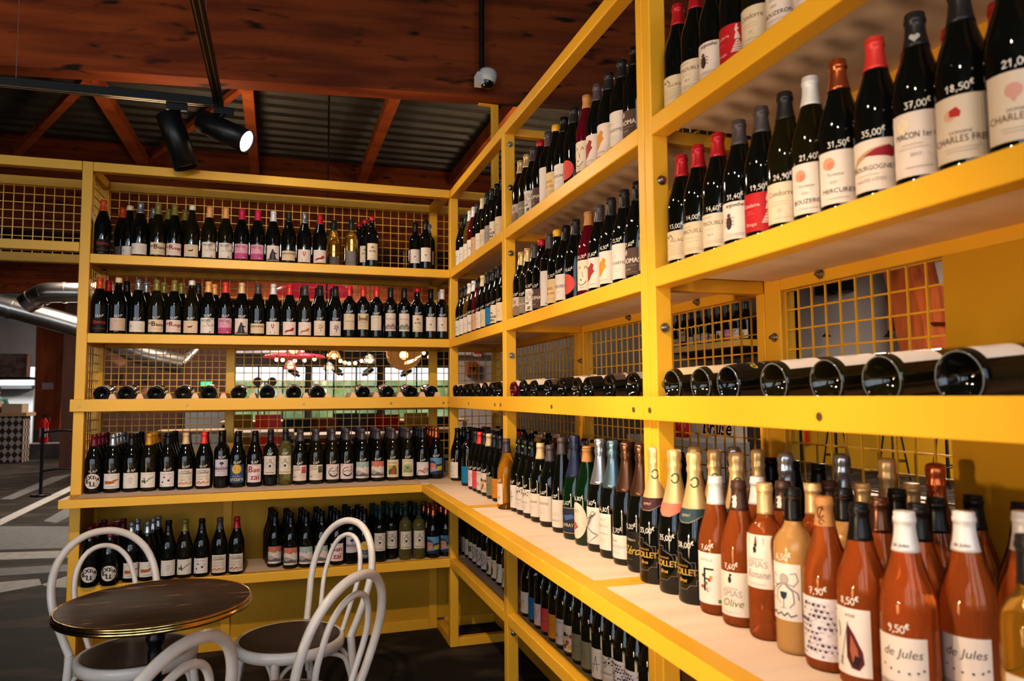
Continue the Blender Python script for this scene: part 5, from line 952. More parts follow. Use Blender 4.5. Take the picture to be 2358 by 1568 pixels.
def make_chair(x, y, rz, label):
    o = empty('bentwood_chair', (x, y, 0), label, 'chair', 'white bentwood chairs round the table', rz)
    if not _ch:
        hoop = sym([(.165, -.18, .455), (.188, -.205, .54), (.210, -.23, .64), (.207, -.252, .72), (.182, -.27, .79), (.135, -.285, .845), (.07, -.296, .88), (0, -.30, .89)])
        inner = sym([(.085, -.193, .455), (.105, -.215, .55), (.122, -.238, .64), (.120, -.255, .70), (.104, -.268, .76), (.074, -.279, .803), (.038, -.286, .825), (0, -.288, .832)])
        _ch['back_frame'] = [MB().tube(spline(hoop), .0150, WHITE, 12).mesh('back_frame')]
        _ch['inner_hoop'] = [MB().tube(spline(inner), .0105, WHITE, 10).mesh('inner_hoop')]
        R = .205
        _ch['seat'] = [MB().lathe([(.0001, .455), (.06, .455), (.13, .458), (.18, .463), (.196, .464), (R-.004, .460), (R-.004, .446), (.0001, .446)], SEATM, 56).mesh('seat')]
        _ch['seat_rim'] = [MB().lathe([(R-.006, .462), (R+.004, .464), (R+.012, .458), (R+.014, .440), (R+.010, .420), (R-.004, .418), (R-.012, .424), (R-.012, .446), (R-.006, .446)], WHITE, 56).mesh('seat_rim')]
        legs = []
        for s in (-1, 1):
            legs.append(MB().tube(spline([(s*.165, -.18, .458), (s*.170, -.195, .30), (s*.185, -.225, .12), (s*.20, -.25, .0)]), [.0165]*7+[.0155]*6+[.0135]*6, WHITE, 12).mesh('leg'))
            legs.append(MB().tube(spline([(s*.135, .145, .43), (s*.150, .158, .28), (s*.168, .176, .12), (s*.182, .19, .0)]), [.0175]*7+[.016]*6+[.0125]*6, WHITE, 12).mesh('leg'))
        _ch['leg'] = legs
        br = []
        cor = [(.145, .152), (-.145, .152), (-.168, -.185), (.168, -.185)]
        for i in range(4):
            (ax, ay), (bx, by) = cor[i], cor[(i+1) % 4]; ax *= .98; bx *= .98
            mx, my = (ax+bx)/2*.86, (ay+by)/2*.86
            br.append(MB().tube(spline([(ax*1.02, ay*1.02, .235), (ax*.93+mx*.07, ay*.93+my*.07, .32), (ax*.72+mx*.28, ay*.72+my*.28, .385), (mx, my, .412), (bx*.72+mx*.28, by*.72+my*.28, .385), (bx*.93+mx*.07, by*.93+my*.07, .32), (bx*1.02, by*1.02, .235)]), .0095, WHITE, 9).mesh('leg_brace'))
        _ch['leg_brace'] = br
    for n, ms in _ch.items():
        for me in ms: link(n, me, o)
    return o
make_chair(-1.465, -.98, -2.45, 'white bentwood chair with brown seat, behind the table')
make_chair(-.895, -1.00, 2.1, 'white bentwood chair standing alone right of the table by back shelving')
make_chair(-.94, -1.68, .885, 'white bentwood chair in the foreground, nearest the right-hand shelving')
make_chair(-1.379, -2.188, .985, 'white bentwood chair at bottom left, only its back hoops in frame')

# ------------------------------------------------------------------ hall
struct(B1((-18, -9, -.05), (10, 24, 0), FLOORM), 'floor')
mb = MB(); N = 300
for i in range(N+1):
    y = -9+33*i/N
# corrugated deck: trapezoid ribs along x
pts = []
y = -9.0
while y < 24:
    pts += [(y, 4.42), (y+.10, 4.42), (y+.125, 4.465), (y+.20, 4.465)]; y += .225
vs = [(-18, a, b) for a, b in pts]+[(10, a, b) for a, b in pts]; n = len(pts)
mb.add(vs, [(i, i+1, n+i+1, n+i) for i in range(n-1)], DECK)
struct(mb, 'ceiling')
mb = MB()     # big laminated beam across the hall, slightly askew to the shelving
RZ = math.radians(-7.6); MBm = Matrix.Translation((.05, .372, 0)) @ Matrix.Rotation(RZ, 4, 'Z')
mb.box((-14, -.072, 3.405), (8, .072, 4.42), GLULAM, MBm); struct(mb, 'trim_1')
mb = MB(); mb.box((-14, 5.1, 3.36), (8, 5.26, 4.42), GLULAM); struct(mb, 'trim_2')
mb = MB(); mb.box((-14, 12.0, 3.5), (8, 12.16, 4.42), GLULAM); struct(mb, 'trim_3')
# timber struts and braces between the beams
i = 4
for (p, q, w) in (((205, 165), (338, 385), .12), ((570, 200), (588, 400), .10), ((905, 228), (832, 415), .11), ((1185, 250), (1050, 415), .17)):
    a = at(p[0], p[1], 1, 2.6); b = at(q[0], q[1], 1, 5.0)
    struct(MB().bar(a+(a-b)*.25, b, w, w*.9, GLULAMD), f'trim_{i}'); i += 1
for (p, q, w) in (((175, 208), (40, 350), .075), ((552, 205), (345, 365), .06)):
    a = at(p[0], p[1], 1, 2.9); b = at(q[0], q[1], 1, 4.9)
    struct(MB().bar(a+(a-b)*.15, b, w, w, GLULAMD), f'trim_{i}'); i += 1
# walls of the hall
YB = 21.0
struct(B1((10, -9, 0), (10.2, 24, 4.5), DWALL), 'wall_right'); struct(B1((-18.2, -9, 0), (-18, 24, 4.5), DWALL), 'wall_left')
# back wall with window openings
wx = [at(a, 880, 1, YB).x for a in (538, 706, 714+2, 872, 884, 1012)]
zs0, zs1 = .55, at(700, 842, 1, YB).z
mb = MB(); mb.box((-18, YB, 0), (10, YB+.2, zs0), DWALL); mb.box((-18, YB, zs1), (10, YB+.2, 4.5), DWALL); mb.box((-18, YB, zs0), (wx[0], YB+.2, zs1), DWALL)
for a, b in ((wx[1], wx[2]), (wx[3], wx[4])): mb.box((a, YB, zs0), (b, YB+.2, zs1), DWALL)
mb.box((wx[5]+1.5, YB, zs0), (10, YB+.2, zs1), DWALL); struct(mb, 'wall_back')
for k, (a, b) in enumerate(((wx[0], wx[1]), (wx[2], wx[3]), (wx[4], wx[5]+1.5))):
    f = MB(); fw = .05
    f.box((a, YB+.06, zs0), (a+fw, YB+.12, zs1), BLACK); f.box((b-fw, YB+.06, zs0), (b, YB+.12, zs1), BLACK); f.box((a, YB+.06, zs0), (b, YB+.12, zs0+fw), BLACK); f.box((a, YB+.06, zs1-fw), (b, YB+.12, zs1), BLACK)
    for j in (1, 2): xx = a+(b-a)*j/3; f.box((xx-.025, YB+.06, zs0), (xx+.025, YB+.12, zs1), BLACK)
    f.box((a, YB+.06, zs0+(zs1-zs0)*.62), (b, YB+.12, zs0+(zs1-zs0)*.62+.05), BLACK)
    wo = struct(f, f'window_{k+1}')
    g = MB(); g.box((a+fw, YB+.085, zs0+fw), (b-fw, YB+.091, zs1-fw), PANE); g.obj('pane', wo)
# wall behind the camera, with tall windows that let the daylight in
mb = MB(); YF = -9.0
mb.box((-18, YF-.2, 0), (10, YF, .5), PLASTER); mb.box((-18, YF-.2, 4.25), (10, YF, 4.5), PLASTER)
edges = [-18, -9.2, -6.8, -6.2, -3.8, -3.2, -.8, -.2, 2.2, 10]
for a, b in zip(edges[0::2], edges[1::2]): mb.box((a, YF-.2, .5), (b, YF, 4.25), PLASTER)
struct(mb, 'wall_front')
for k, (a, b) in enumerate(((-9.2, -6.8), (-6.2, -3.8), (-3.2, -.8), (-.2, 2.2))):
    f = MB()
    f.box((a, YF-.12, .5), (a+.06, YF-.06, 4.25), BLACK); f.box((b-.06, YF-.12, .5), (b, YF-.06, 4.25), BLACK); f.box(((a+b)/2-.03, YF-.12, .5), ((a+b)/2+.03, YF-.06, 4.25), BLACK); f.box((a, YF-.12, 2.4), (b, YF-.06, 2.46), BLACK)
    wo = struct(f, f'window_{k+4}'); MB().box((a+.06, YF-.095, .5), (b-.06, YF-.09, 4.25), PANE).obj('pane', wo)
# ground outside and the greenery beyond the windows
struct(B1((-60, YB+.3, -.2), (40, 60, -.06), GRASS), 'trim_20')
mb = MB(); r = random.Random(11)
tag(mb.add(*(lambda g: (g[0], g[1]))(([(x, 29+.8*math.sin(x*1.7)+z*.25+.4*math.sin(x*3.1+z*2), -.1+z) for z in (0, .5, 1.0, 1.6, 2.25) for x in [(-34+i*.5) for i in range(120)]], [(j*120+i, j*120+i+1, (j+1)*120+i+1, (j+1)*120+i) for j in range(4) for i in range(119)])), HEDGE, True).obj('hedge'), 'tall green hedge outside beyond the far windows', 'hedge')

# ------------------------------------------------------------------ track lights, camera dome, hanging pole
zt = 3.0
def rail_thing(a, b, label):
    o = empty('track_rail', tuple((Vector(a)+Vector(b))/2), label, 'track')
    child(MB().bar(a, b, .044, .040, BLACK), 'rail_body', o)
    d = (Vector(b)-Vector(a)).normalized(); sd = d.cross(Vector((0, 0, 1)))
    gv = MB()
    for s in (-1, 1): gv.bar(Vector(a)+sd*s*.010+Vector((0, 0, -.0205)), Vector(b)+sd*s*.012+Vector((0, 0, -.0205)), .006, .002, mat('track_copper', (.5, .32, .16, 1), .3, 1))
    child(gv, 'contact_strip', o)
    return o
J = (-1.288, -.151, zt)
R_a = rail_thing((-1.283, -5.2, zt), J, 'black lighting track running from overhead towards the corner of two tracks')
R_b = rail_thing((-3.9, -.10, zt), (-1.27, -.165, zt), 'black lighting track running left over the back shelving')
for p in ((-1.286, -.9, zt), (-1.286, -2.6, zt)): child(MB().cyl(p, (p[0], p[1], 4.43), .0015, STEELG, 6), 'suspension_wire', R_a)
child(MB().cyl((-2.23, -.13, zt), (-2.23, -.13, 4.43), .0015, STEELG, 6), 'suspension_wire', R_b)
def spot(root, head, aim, label, on):
    o = empty('track_spotlight', root, label, 'spotlight', None)
    root = Vector(root); head = Vector(head); d = (Vector(aim)-head).normalized(); L = .29; R = .062
    child(MB().box(root+Vector((-.05, -.012, -.055)), root+Vector((.05, .012, -.017)), BLACK), 'adapter', o)
    child(MB().cyl(root+Vector((0, 0, -.05)), head-d*.06, .013, BLACK, 10), 'stem', o)
    a, b = head-d*L*.45, head+d*L*.55
    q = d.to_track_quat('Z', 'Y').to_matrix().to_4x4(); q.translation = a
    child(MB().lathe([(.0001, 0), (R-.004, 0), (R, .004), (R, L), (R-.004, L), (R-.005, L-.012), (.0001, L-.012)], BLACK, 28, q), 'lamp_body', o)
    q2 = q.copy(); child(MB().lathe([(.0001, L-.010), (R-.0055, L-.010), (R-.0055, L-.0115)], SPOTON if on else DOMEG, 24, q2), 'lens', o)
    return b, d
h1 = at(406, 318, 1, -.13); h2 = at(512, 300, 1, -.14)
spot((h1.x-.0, -.145, zt), (h1.x, h1.y, h1.z), h1+Vector((.085, .02, -.25)), 'unlit black track spotlight hanging left, pointing down', False)
b2, d2 = spot((-1.265, -.152, zt), (h2.x, h2.y, h2.z), h2+Vector((.21, -.10, -.115)), 'lit black track spotlight pointing right at the shelving', True)
def lamp(name, kind, loc, energy, color, **k):
    l = bpy.data.lights.new(name, kind); l.energy = energy; l.color = color
    for a, v in k.items():
        if a != 'aim': setattr(l, a, v)
    o = bpy.data.objects.new(name, l); COL.objects.link(o); o.location = loc
    if 'aim' in k: o.rotation_euler = (Vector(k['aim'])-Vector(loc)).to_track_quat('-Z', 'Y').to_euler()
    return o
WARM = (1, .80, .58); WARM2 = (1, .86, .70)
lamp('track_lamp', 'SPOT', b2+d2*.02, 40, WARM, aim=b2+d2*2, spot_size=1.6, spot_blend=.6, shadow_soft_size=.03)
for x, y, aim, e, sz in ((-1.28, -1.35, (-.02, -1.05, .95), 95, .95), (-1.28, -2.35, (-.02, -2.05, .95), 150, .95), (-1.28, -3.2, (-.02, -2.85, .95), 150, .95), (-1.28, -4.1, (.2, -3.0, 1.2), 24, 1.2), (-1.28, -2.0, (.3, -2.0, 1.9), 22, 1.1), (-1.28, -2.8, (-.7, .2, 1.3), 175, 1.15), (-1.28, -1.9, (-1.3, .1, .9), 34, 1.15)):
    lamp('track_lamp', 'SPOT', (x, y, zt-.22), e, WARM, aim=aim, spot_size=sz, spot_blend=.9, shadow_soft_size=.035)
lamp('low_fill', 'AREA', (-3.2, -3.4, .75), 14, (1, .72, .45), aim=(.3, -2.6, 1.7), shape='DISK', size=.6)  # added fill from low on the left, standing in for bounce under the shelves
lamp('upward_fill', 'SPOT', (-1.3, -3.35, .22), 85, (1, .74, .46), aim=(.2, -2.35, 1.75), spot_size=1.2, spot_blend=.9, shadow_soft_size=.38)  # added unseen light from below, brightens the shelf and rail undersides
lamp('side_fill', 'SPOT', (-5.2, -3.9, 1.15), 420, (1, .76, .50), aim=(.2, -2.5, 1.95), spot_size=.62, spot_blend=.8, shadow_soft_size=.12)  # added side fill across the right-hand shelving, no fitting behind it
# dome camera hanging in front of the beam
dp = at(1122, 180, 1, .15)
DC = empty('dome_camera', tuple(dp), 'white dome security camera hanging before the wooden beam', 'camera')
child(MB().lathe([(.0001, .055), (.035, .055), (.052, .048), (.060, .030), (.061, .0), (.056, -.020), (.046, -.030), (.0001, -.030)], mat('white_plastic', (.62, .60, .60, 1), .4), 36, Matrix.Translation(dp) @ Matrix.Rotation(.12, 4, 'Y')), 'housing', DC)
child(MB().lathe([(.043, -.028), (.042, -.040), (.034, -.056), (.018, -.066), (.0001, -.069)], DOMEG, 30, Matrix.Translation(dp) @ Matrix.Rotation(.12, 4, 'Y')), 'dome_lens', DC)
child(MB().box(dp+Vector((-.075, -.035, -.05)), dp+Vector((-.03, .045, .02)), MATS['white_plastic']), 'wall_bracket', DC)
HP = empty('hanging_pole', tuple(dp+Vector((-.028, .03, .05))), 'black tube hanging from the roof above the dome camera', 'pole')
child(MB().cyl(dp+Vector((-.028, .03, .02)), (dp.x-.028, dp.y+.03, 4.43), .018, BLACK, 14), 'tube', HP)
cb = at(757, 300, 1, 3.0); tag(MB().cyl((cb.x, cb.y, 1.6), (cb.x, cb.y, 4.43), .008, BLACK, 8).obj('hanging_cable'), 'thin black cable hanging from the metal roof behind the shelving', 'cable')

# ------------------------------------------------------------------ left side of the hall
# painted stripes on the floor
def quad(pts, m, name, z=.002):
    P = [at(x, y, 2, 0) for x, y in pts]; mb = MB()
    mb.add([(p.x, p.y, z) for p in P]+[(p.x, p.y, z-.004) for p in P], [(0, 1, 2, 3), (7, 6, 5, 4), (0, 4, 5, 1), (1, 5, 6, 2), (2, 6, 7, 3), (3, 7, 4, 0)], m); struct(mb, name)
quad([(-40, 1372), (-40, 1344), (90, 1333), (96, 1347)], PAINT, 'trim_19')
quad([(96, 1346), (168, 1322), (168, 1354), (110, 1352)], PAINT, 'trim_21')
quad([(-900, 1212), (165, 1212), (160, 1262), (-900, 1290)], PAINTG, 'trim_22')
quad([(-900, 1300), (160, 1268), (160, 1284), (-900, 1318)], PAINT, 'trim_23')
quad([(-900, 1360), (158, 1300), (158, 1316), (-900, 1385)], PAINTG, 'trim_24')
quad([(0, 1196), (168, 1116), (168, 1128), (0, 1210)], PAINT, 'trim_25')
quad([(0, 1150), (120, 1098), (168, 1092), (30, 1150)], PAINTG, 'trim_26')
quad([(100, 1200), (168, 1160), (168, 1186), (130, 1204)], PAINTG, 'trim_27')
YC = 16.0
# timber portal column on a concrete foot
def col_box(x0, x1, y0p, y1p, Y, dep, m, dy=0):
    a = at(x0, y1p, 1, Y); b = at(x1, y0p, 1, Y)
    return MB().box((a.x, Y+dy, max(a.z, 0)), (b.x, Y+dy+dep, b.z), m)
CO = empty('timber_column', (at(112, 1040, 1, YC).x, YC, 0), 'broad red-brown timber column on a concrete foot, left of shelving', 'column')
a = at(77, 1040, 1, YC); b = at(135, 1040, 1, YC); c = at(80, 770, 1, YC); d = at(152, 770, 1, YC)
mb = MB(); mb.add([(a.x, YC, .7), (b.x, YC, .7), (b.x, YC+.5, .7), (a.x, YC+.5, .7), (c.x, YC, 4.4), (d.x, YC, 4.4), (d.x, YC+.5, 4.4), (c.x, YC+.5, 4.4)], [(3, 2, 1, 0), (4, 5, 6, 7), (0, 1, 5, 4), (1, 2, 6, 5), (2, 3, 7, 6), (3, 0, 4, 7)], GLULAMD); child(mb, 'shaft', CO)
child(MB().box((a.x-.2, YC-.07, 0), (b.x+.1, YC+.7, at(110, 1022, 1, YC).z), CONC), 'concrete_foot', CO)
p = at(110, 890, 1, YC); child(MB().box((p.x-.12, YC-.012, p.z-.07), (p.x+.12, YC-.002, p.z+.09), mat('notice', (.45, .35, .38, 1), .6)), 'notice_plate', CO)
# fire extinguisher
def extinguisher(px, py, Y, s, label):
    p = at(px, py, 1, Y); o = empty('fire_extinguisher', (p.x, p.y, p.z), label, 'fire extinguisher')
    M = Matrix.Translation(p) @ Matrix.Scale(s, 4)
    child(MB().lathe([(.0001, 0), (.075, 0), (.08, .02), (.08, .40), (.06, .46), (.03, .49), (.03, .52), (.0001, .52)], RED, 18, M), 'cylinder', o)
    child(MB().box(M @ Vector((-.03, -.03, .52)), M @ Vector((.03, .09, .58)), BLACK), 'valve', o)
    child(MB().tube([M @ Vector(q) for q in ((.02, -.02, .54), (.10, -.03, .50), (.11, -.04, .30), (.09, -.05, .12))], .012*s, BLACK, 8), 'hose', o)
    child(MB().lathe([(.0812, .12), (.0812, .30)], mat('ext_label', (.6, .58, .55, 1), .6), 12, M), 'label', o)
extinguisher(100, 1020, YC-.095, 1.18, 'red fire extinguisher standing before the timber column')
# tiled bar counter, its oak top and the stacks on it
YBAR = 15.0; a = at(-40, 1050, 1, YBAR); b = at(54, 955, 1, YBAR)
def tri_tile():
    m = bpy.data.materials.new('diamond_tiles'); m.use_nodes = True; nt = m.node_tree; bs = nt.nodes['Principled BSDF']
    tc = nt.nodes.new('ShaderNodeTexCoord'); mp = nt.nodes.new('ShaderNodeMapping'); mp.inputs['Rotation'].default_value = (0, PI/4, 0); mp.inputs['Scale'].default_value = (11, 11, 8)
    ck = nt.nodes.new('ShaderNodeTexChecker'); ck.inputs['Scale'].default_value = 1; ck.inputs['Color1'].default_value = (.42, .34, .30, 1); ck.inputs['Color2'].default_value = (.02, .015, .015, 1)
    nt.links.new(tc.outputs['Object'], mp.inputs[0]); nt.links.new(mp.outputs[0], ck.inputs[0]); nt.links.new(ck.outputs[0], bs.inputs['Base Color']); return m
BA = empty('bar_counter', ((a.x+b.x)/2-1.5, YBAR+.4, 0), 'bar counter faced with black and white diamond tiles', 'bar')
child(MB().box((a.x-3, YBAR, 0), (b.x, YBAR+.5, b.z-.03), tri_tile()), 'tiled_front', BA); child(MB().box((a.x-3, YBAR-.08, b.z-.03), (b.x+.08, YBAR+.6, b.z+.05), OAK), 'worktop', BA)
for k in range(4):
    x = b.x-.25-k*.5; tag(MB().box((x-.2, YBAR+.05, b.z+.05), (x+.2, YBAR+.5, b.z+.05+.20+.06*(k % 2)), mat('crate', (.42, .33, .24, 1), .7)).obj('crate'), f"pale crate on the tiled bar, {ORD[k+1]} from the column end", 'crate', 'crates along the tiled bar')
# hood over the bar
a = at(-60, 868, 1, 15.6); b = at(62, 815, 1, 15.6)
HO = empty('bar_canopy', ((a.x+b.x)/2, 15.8, b.z), 'brown tiled canopy hanging over the bar', 'canopy'); child(MB().box((a.x-3, 15.6, a.z), (b.x, 15.9, b.z), mat('hood_tiles', (.20, .13, .11, 1), .3, noise=((.10, .06, .05, 1), (5, 5, 5), 2, .45, .55))), 'tiled_face', HO); child(MB().box((a.x-3, 15.55, a.z-.06), (b.x+.1, 15.95, a.z), BLACK), 'lower_edge', HO)
# white kitchen wall with dark shelf
a = at(-80, 1010, 1, 19.5); b = at(80, 845, 1, 19.5); struct(B1((a.x-3, 19.5, 0), (b.x, 19.6, b.z), mat('kitchen_white', (.62, .66, .70, 1), .5)), 'wall_kitchen')
a = at(-80, 894, 1, 19.3); b = at(76, 887, 1, 19.3); SH = tag(MB().box((a.x-3, 19.2, a.z-.02), (b.x, 19.49, b.z), STEELG).obj('wall_shelf'), 'grey shelf on the white kitchen wall', 'shelf')
# person behind the bar: green top, seen at the very edge
def person(px, pyhead, Y, label):
    p = at(px, pyhead, 1, Y); h = p.z+.10; o = empty('person', (p.x, Y, 0), label, 'person')
    sk = mat('skin', (.45, .25, .17, 1), .5); cl = mat('green_top', (.015, .06, .045, 1), .8); tr_ = mat('dark_trousers', (.015, .015, .02, 1), .8)
    k = h/1.72; M = Matrix.Translation((p.x, Y, 0)) @ Matrix.Scale(k, 4)
    def T(*q): return M @ Vector(q)
    body = MB()
    body.tube([T(0, 0, .86), T(0, 0, .98), T(0, .01, 1.15), T(0, .01, 1.32), T(0, 0, 1.42), T(0, 0, 1.47), T(0, -.01, 1.52)], [.15*k, .16*k, .15*k, .18*k, .13*k, .06*k, .055*k], sk, 14)
    body.lathe([(.0001, 1.50), (.055, 1.515), (.075, 1.57), (.08, 1.63), (.07, 1.69), (.04, 1.725), (.0001, 1.73)], sk, 14, M)
    child(body, 'body', o)
    clo = MB(); clo.tube([T(0, 0, .88), T(0, 0, 1.0), T(0, .01, 1.15), T(0, .01, 1.32), T(0, 0, 1.42), T(0, 0, 1.46)], [.175*k, .175*k, .165*k, .195*k, .15*k, .07*k], cl, 14)
    for s in (-1, 1): clo.tube([T(s*.17, 0, 1.40), T(s*.23, .0, 1.25), T(s*.25, -.02, 1.10), T(s*.22, -.14, 1.0)], [.06*k, .052*k, .045*k, .038*k], cl, 10)
    child(clo, 'green_top', o)
    lg = MB()
    for s in (-1, 1): lg.tube([T(s*.08, 0, .90), T(s*.09, 0, .5), T(s*.09, .0, .04)], [.095*k, .065*k, .05*k], tr_, 10)
    child(lg, 'trousers', o)
    child(MB().lathe([(.079, 1.60), (.086, 1.66), (.078, 1.71), (.05, 1.74), (.0001, 1.75)], mat('dark_hair', (.012, .009, .008, 1), .6), 14, M), 'hair', o)
    for s in (-1, 1): child(MB().tube([T(s*.22, -.14, 1.0), T(s*.20, -.22, .99)], [.034*k, .03*k], sk, 8), 'hand', o)
person(-6, 900, 18.2, 'person in a dark green top standing behind the bar')
# ducts
def duct(pts, r, label):
    P = [Vector(p) for p in pts]; o = empty('ventilation_duct', tuple(P[0]), label, 'duct'); child(MB().tube(spline(P, 5) if len(P) > 2 else P, r, DUCT, 24), 'duct_pipe', o)
    for i in range(len(P)-1):
        d = (P[i+1]-P[i]); n = max(2, int(d.length/1.1))
        for k in range(1, n): c = P[i]+d*(k/n); child(MB().tube([c-d.normalized()*.02, c+d.normalized()*.02], r+.012, DUCT, 24), 'joint_ring', o)
    return o
YD = 9.0
duct([at(-140, 665, 1, YD), at(178, 752, 1, YD+.3), at(270, 790, 1, YD+.4), at(330, 818, 1, YD+.5), at(420, 838, 1, YD+.6)], .17, 'large bright steel ventilation duct sloping behind the shelving')
duct([at(58, 702, 1, YD-.3), at(88, 682, 1, YD-.35), at(112, 674, 1, YD-.4), at(185, 674, 1, YD-.4), at(260, 674, 1, YD-.4)], .155, 'steel duct branch with an elbow above the main duct')
duct([at(418, 838, 1, YD+.6), at(450, 806, 1, YD+.9)], .07, 'thin steel duct branching up from the end of main duct')
duct([at(520, 812, 1, 13), at(700, 812, 1, 13)], .11, 'distant horizontal steel duct under the ceiling')
# low timber partition and barrier post at left
bp_ = at(93, 1142, 2, 0); BP = empty('barrier_post', (bp_.x, bp_.y, 0), 'thin black barrier post with ropes, left of the shelving', 'barrier')
hh = at(93, 985, 1, bp_.y).z
child(MB().cyl((bp_.x, bp_.y, .03), (bp_.x, bp_.y, hh), .022, BLACK, 10), 'post', BP); child(MB().lathe([(.0001, .03), (.13, .03), (.14, .0), (.0001, .0)], BLACK, 20, Matrix.Translation((bp_.x, bp_.y, 0))), 'base', BP)
for zf in (.93, .36):
    z = hh*zf; child(MB().tube(spline([(bp_.x, bp_.y, z), (bp_.x+.35, bp_.y, z+.02), (bp_.x+.9, bp_.y, z-.12), (bp_.x+1.6, bp_.y, z-.38)]), .018, BLACK, 8), 'rope', BP)
# ------------------------------------------------------------------ middle background: lamps, tables, chairs
bl = [(637, 828), (651, 829), (679, 831), (701, 830), (724, 827), (757, 818), (784, 831), (794, 835), (804, 837), (818, 836), (832, 831), (847, 823), (976, 813), (988, 822), (1003, 827)]
tag(MB().tube(spline([at(x, y-4, 1, 10.5) for x, y in [(600, 815)]+bl+[(1040, 810)]], 2), .006, BLACK, 6).obj('light_string_cable'), 'dark cable of the festoon bulbs under the far ceiling', 'cable')
for i, (x, y) in enumerate(bl):
    p = at(x, y, 1, 10.5); o = empty('festoon_bulb', tuple(p), f"small glowing festoon bulb, {ORD[i+1]} from left along the string", 'bulb', 'bulbs on the festoon string')
    child(MB().ball(p, .035, BULB, 10), 'bulb', o); child(MB().cyl(p+Vector((0, 0, .03)), p+Vector((0, 0, .075)), .018, BLACK, 8), 'socket', o)
def pendant(px, py, Y, r, m, kind, label, h=1.0):
    p = at(px, py, 1, Y); o = empty('pendant_lamp', tuple(p), label, 'pendant lamp')
    M = Matrix.Translation(p)
    if kind == 'disc': pr = [(r*.98, -.03), (r, 0), (r*.9, .05*h), (r*.35, .12*h), (r*.12, .2*h), (.0001, .22*h)]
    elif kind == 'globe': pr = [(max(r*math.sin(PI*i/12), .0001), -r*.95*math.cos(PI*i/12)) for i in range(13)]
    else: pr = [(r, -r*.6), (r*.92, -r*.1), (r*.6, r*.5), (r*.2, r*.85), (.0001, r*.9)]
    child(MB().lathe(pr, m, 32, M), 'lamp_shade', o)
    child(MB().cyl(p+Vector((0, 0, .1)), (p.x, p.y, 4.43), .008, BLACK, 6), 'cord', o)
    if kind != 'disc': child(MB().ball(p+Vector((0, 0, -.02)), min(.07, r*.4), BULB, 10), 'bulb', o)
    return o
pendant(725, 672, 6.0, .52, PINKR, 'disc', 'wide red disc pendant lamp seen behind the second back shelf')
pendant(678, 821, 11.5, .62, PINKR, 'disc', 'distant flat red pendant lamp above the festoon bulbs', .6)
pendant(676, 806, 9.6, .14, mat('pink_glass', (.8, .2, .25, 1), .1, trans=.6), 'bell', 'small pink glass pendant lamp over the red disc')
pendant(930, 815, 8.2, .30, AMBER, 'globe', 'big amber glass globe pendant lamp near the corner')
pendant(770, 818, 9.6, .12, AMBER, 'bell', 'small amber glass pendant left of the globe lamp'); pendant(851, 828, 9.6, .12, mat('clear_glass', (.8, .75, .72, 1), .08, trans=.8), 'bell', 'small clear glass pendant left of the globe lamp'); pendant(668, 842, 10.2, .12, MATS['pink_glass'], 'bell', 'pinkish glass pendant hanging lowest, under red lamp')
pendant(757, 845, 10.2, .11, MATS['clear_glass'], 'bell', 'clear glass pendant hanging before the middle window')
for i, (x, y, fl) in enumerate(((675, 858, 1), (775, 855, 1), (849, 856, -1), (937, 858, -1))):    # spotlights hanging in front of windows
    p = at(x, y, 1, 13.5); o = empty('stage_spotlight', tuple(p), f"black spotlight silhouetted against the windows, {ORD[i+1]} from left", 'spotlight', 'black spotlights before the far windows')
    child(MB().cyl(p+Vector((-.09*fl, 0, .09)), p+Vector((.10*fl, 0, -.05)), .075, BLACK, 14), 'lamp_body', o); child(MB().cyl(p+Vector((.08*fl, 0, -.04)), p+Vector((.15*fl, 0, -.09)), .035, BLACK, 10), 'barn_door', o); child(MB().cyl(p, (p.x, p.y, 4.43), .012, BLACK, 6), 'stem', o)
p = at(610, 879, 1, 10.0); o = empty('twin_globe_sculpture', tuple(p), 'pair of dark round discs joined like spectacles before left window', 'ornament')
for s in (-1, 1): child(MB().cyl(p+Vector((s*.125, -.01, 0)), p+Vector((s*.125, .02, 0)), .085, BLACK, 20), 'disc', o)
child(MB().cyl(p+Vector((-.05, 0, 0)), p+Vector((.05, 0, 0)), .01, BLACK, 8), 'bridge', o); child(MB().cyl(p, (p.x, p.y, .0), .012, BLACK, 8), 'stand', o)
# wall lamps and exit sign on the dark partition seen through the left mesh
YP = 12.6; a = at(215, 1000, 1, YP); b = at(532, 820, 1, YP); struct(B1((a.x-.6, YP, 0), (b.x, YP+.15, 3.4), mat('partition_wood', (.075, .028, .014, 1), .6, noise=((.05, .018, .010, 1), (9, 2, 1), 4, .35, .65))), 'wall_partition')
a = at(425, 1000, 1, YP-.1); struct(B1((a.x, YP-.1, 0), (b.x, YP-.02, 1.2), mat('grey_panel', (.17, .17, .19, 1), .5)), 'trim_30')
for i, (x, y) in enumerate(((273, 866), (336, 868))):
    p = at(x, y, 1, YP-.15); o = empty('wall_lamp', tuple(p), f"small up-and-down wall lamp on the wooden partition, {('left', 'right')[i]} one", 'wall lamp', 'wall lamps on the partition')
    child(MB().box(p+Vector((-.05, -.05, -.05)), p+Vector((.05, .14, .05)), BLACK), 'lamp_body', o)
    for s in (1, -1): lamp('wall_lamp_light', 'SPOT', p+Vector((0, 0, s*.07)), 14, (1, .75, .5), aim=p+Vector((0, .10, s*1)), spot_size=1.5, spot_blend=.5, shadow_soft_size=.02)
p = at(475, 884, 1, YP-.1); o = empty('exit_sign', tuple(p), 'small green illuminated exit sign on the dark partition', 'sign'); child(MB().box(p+Vector((-.11, 0, -.05)), p+Vector((.11, .06, .05)), GREENE), 'sign_box', o)
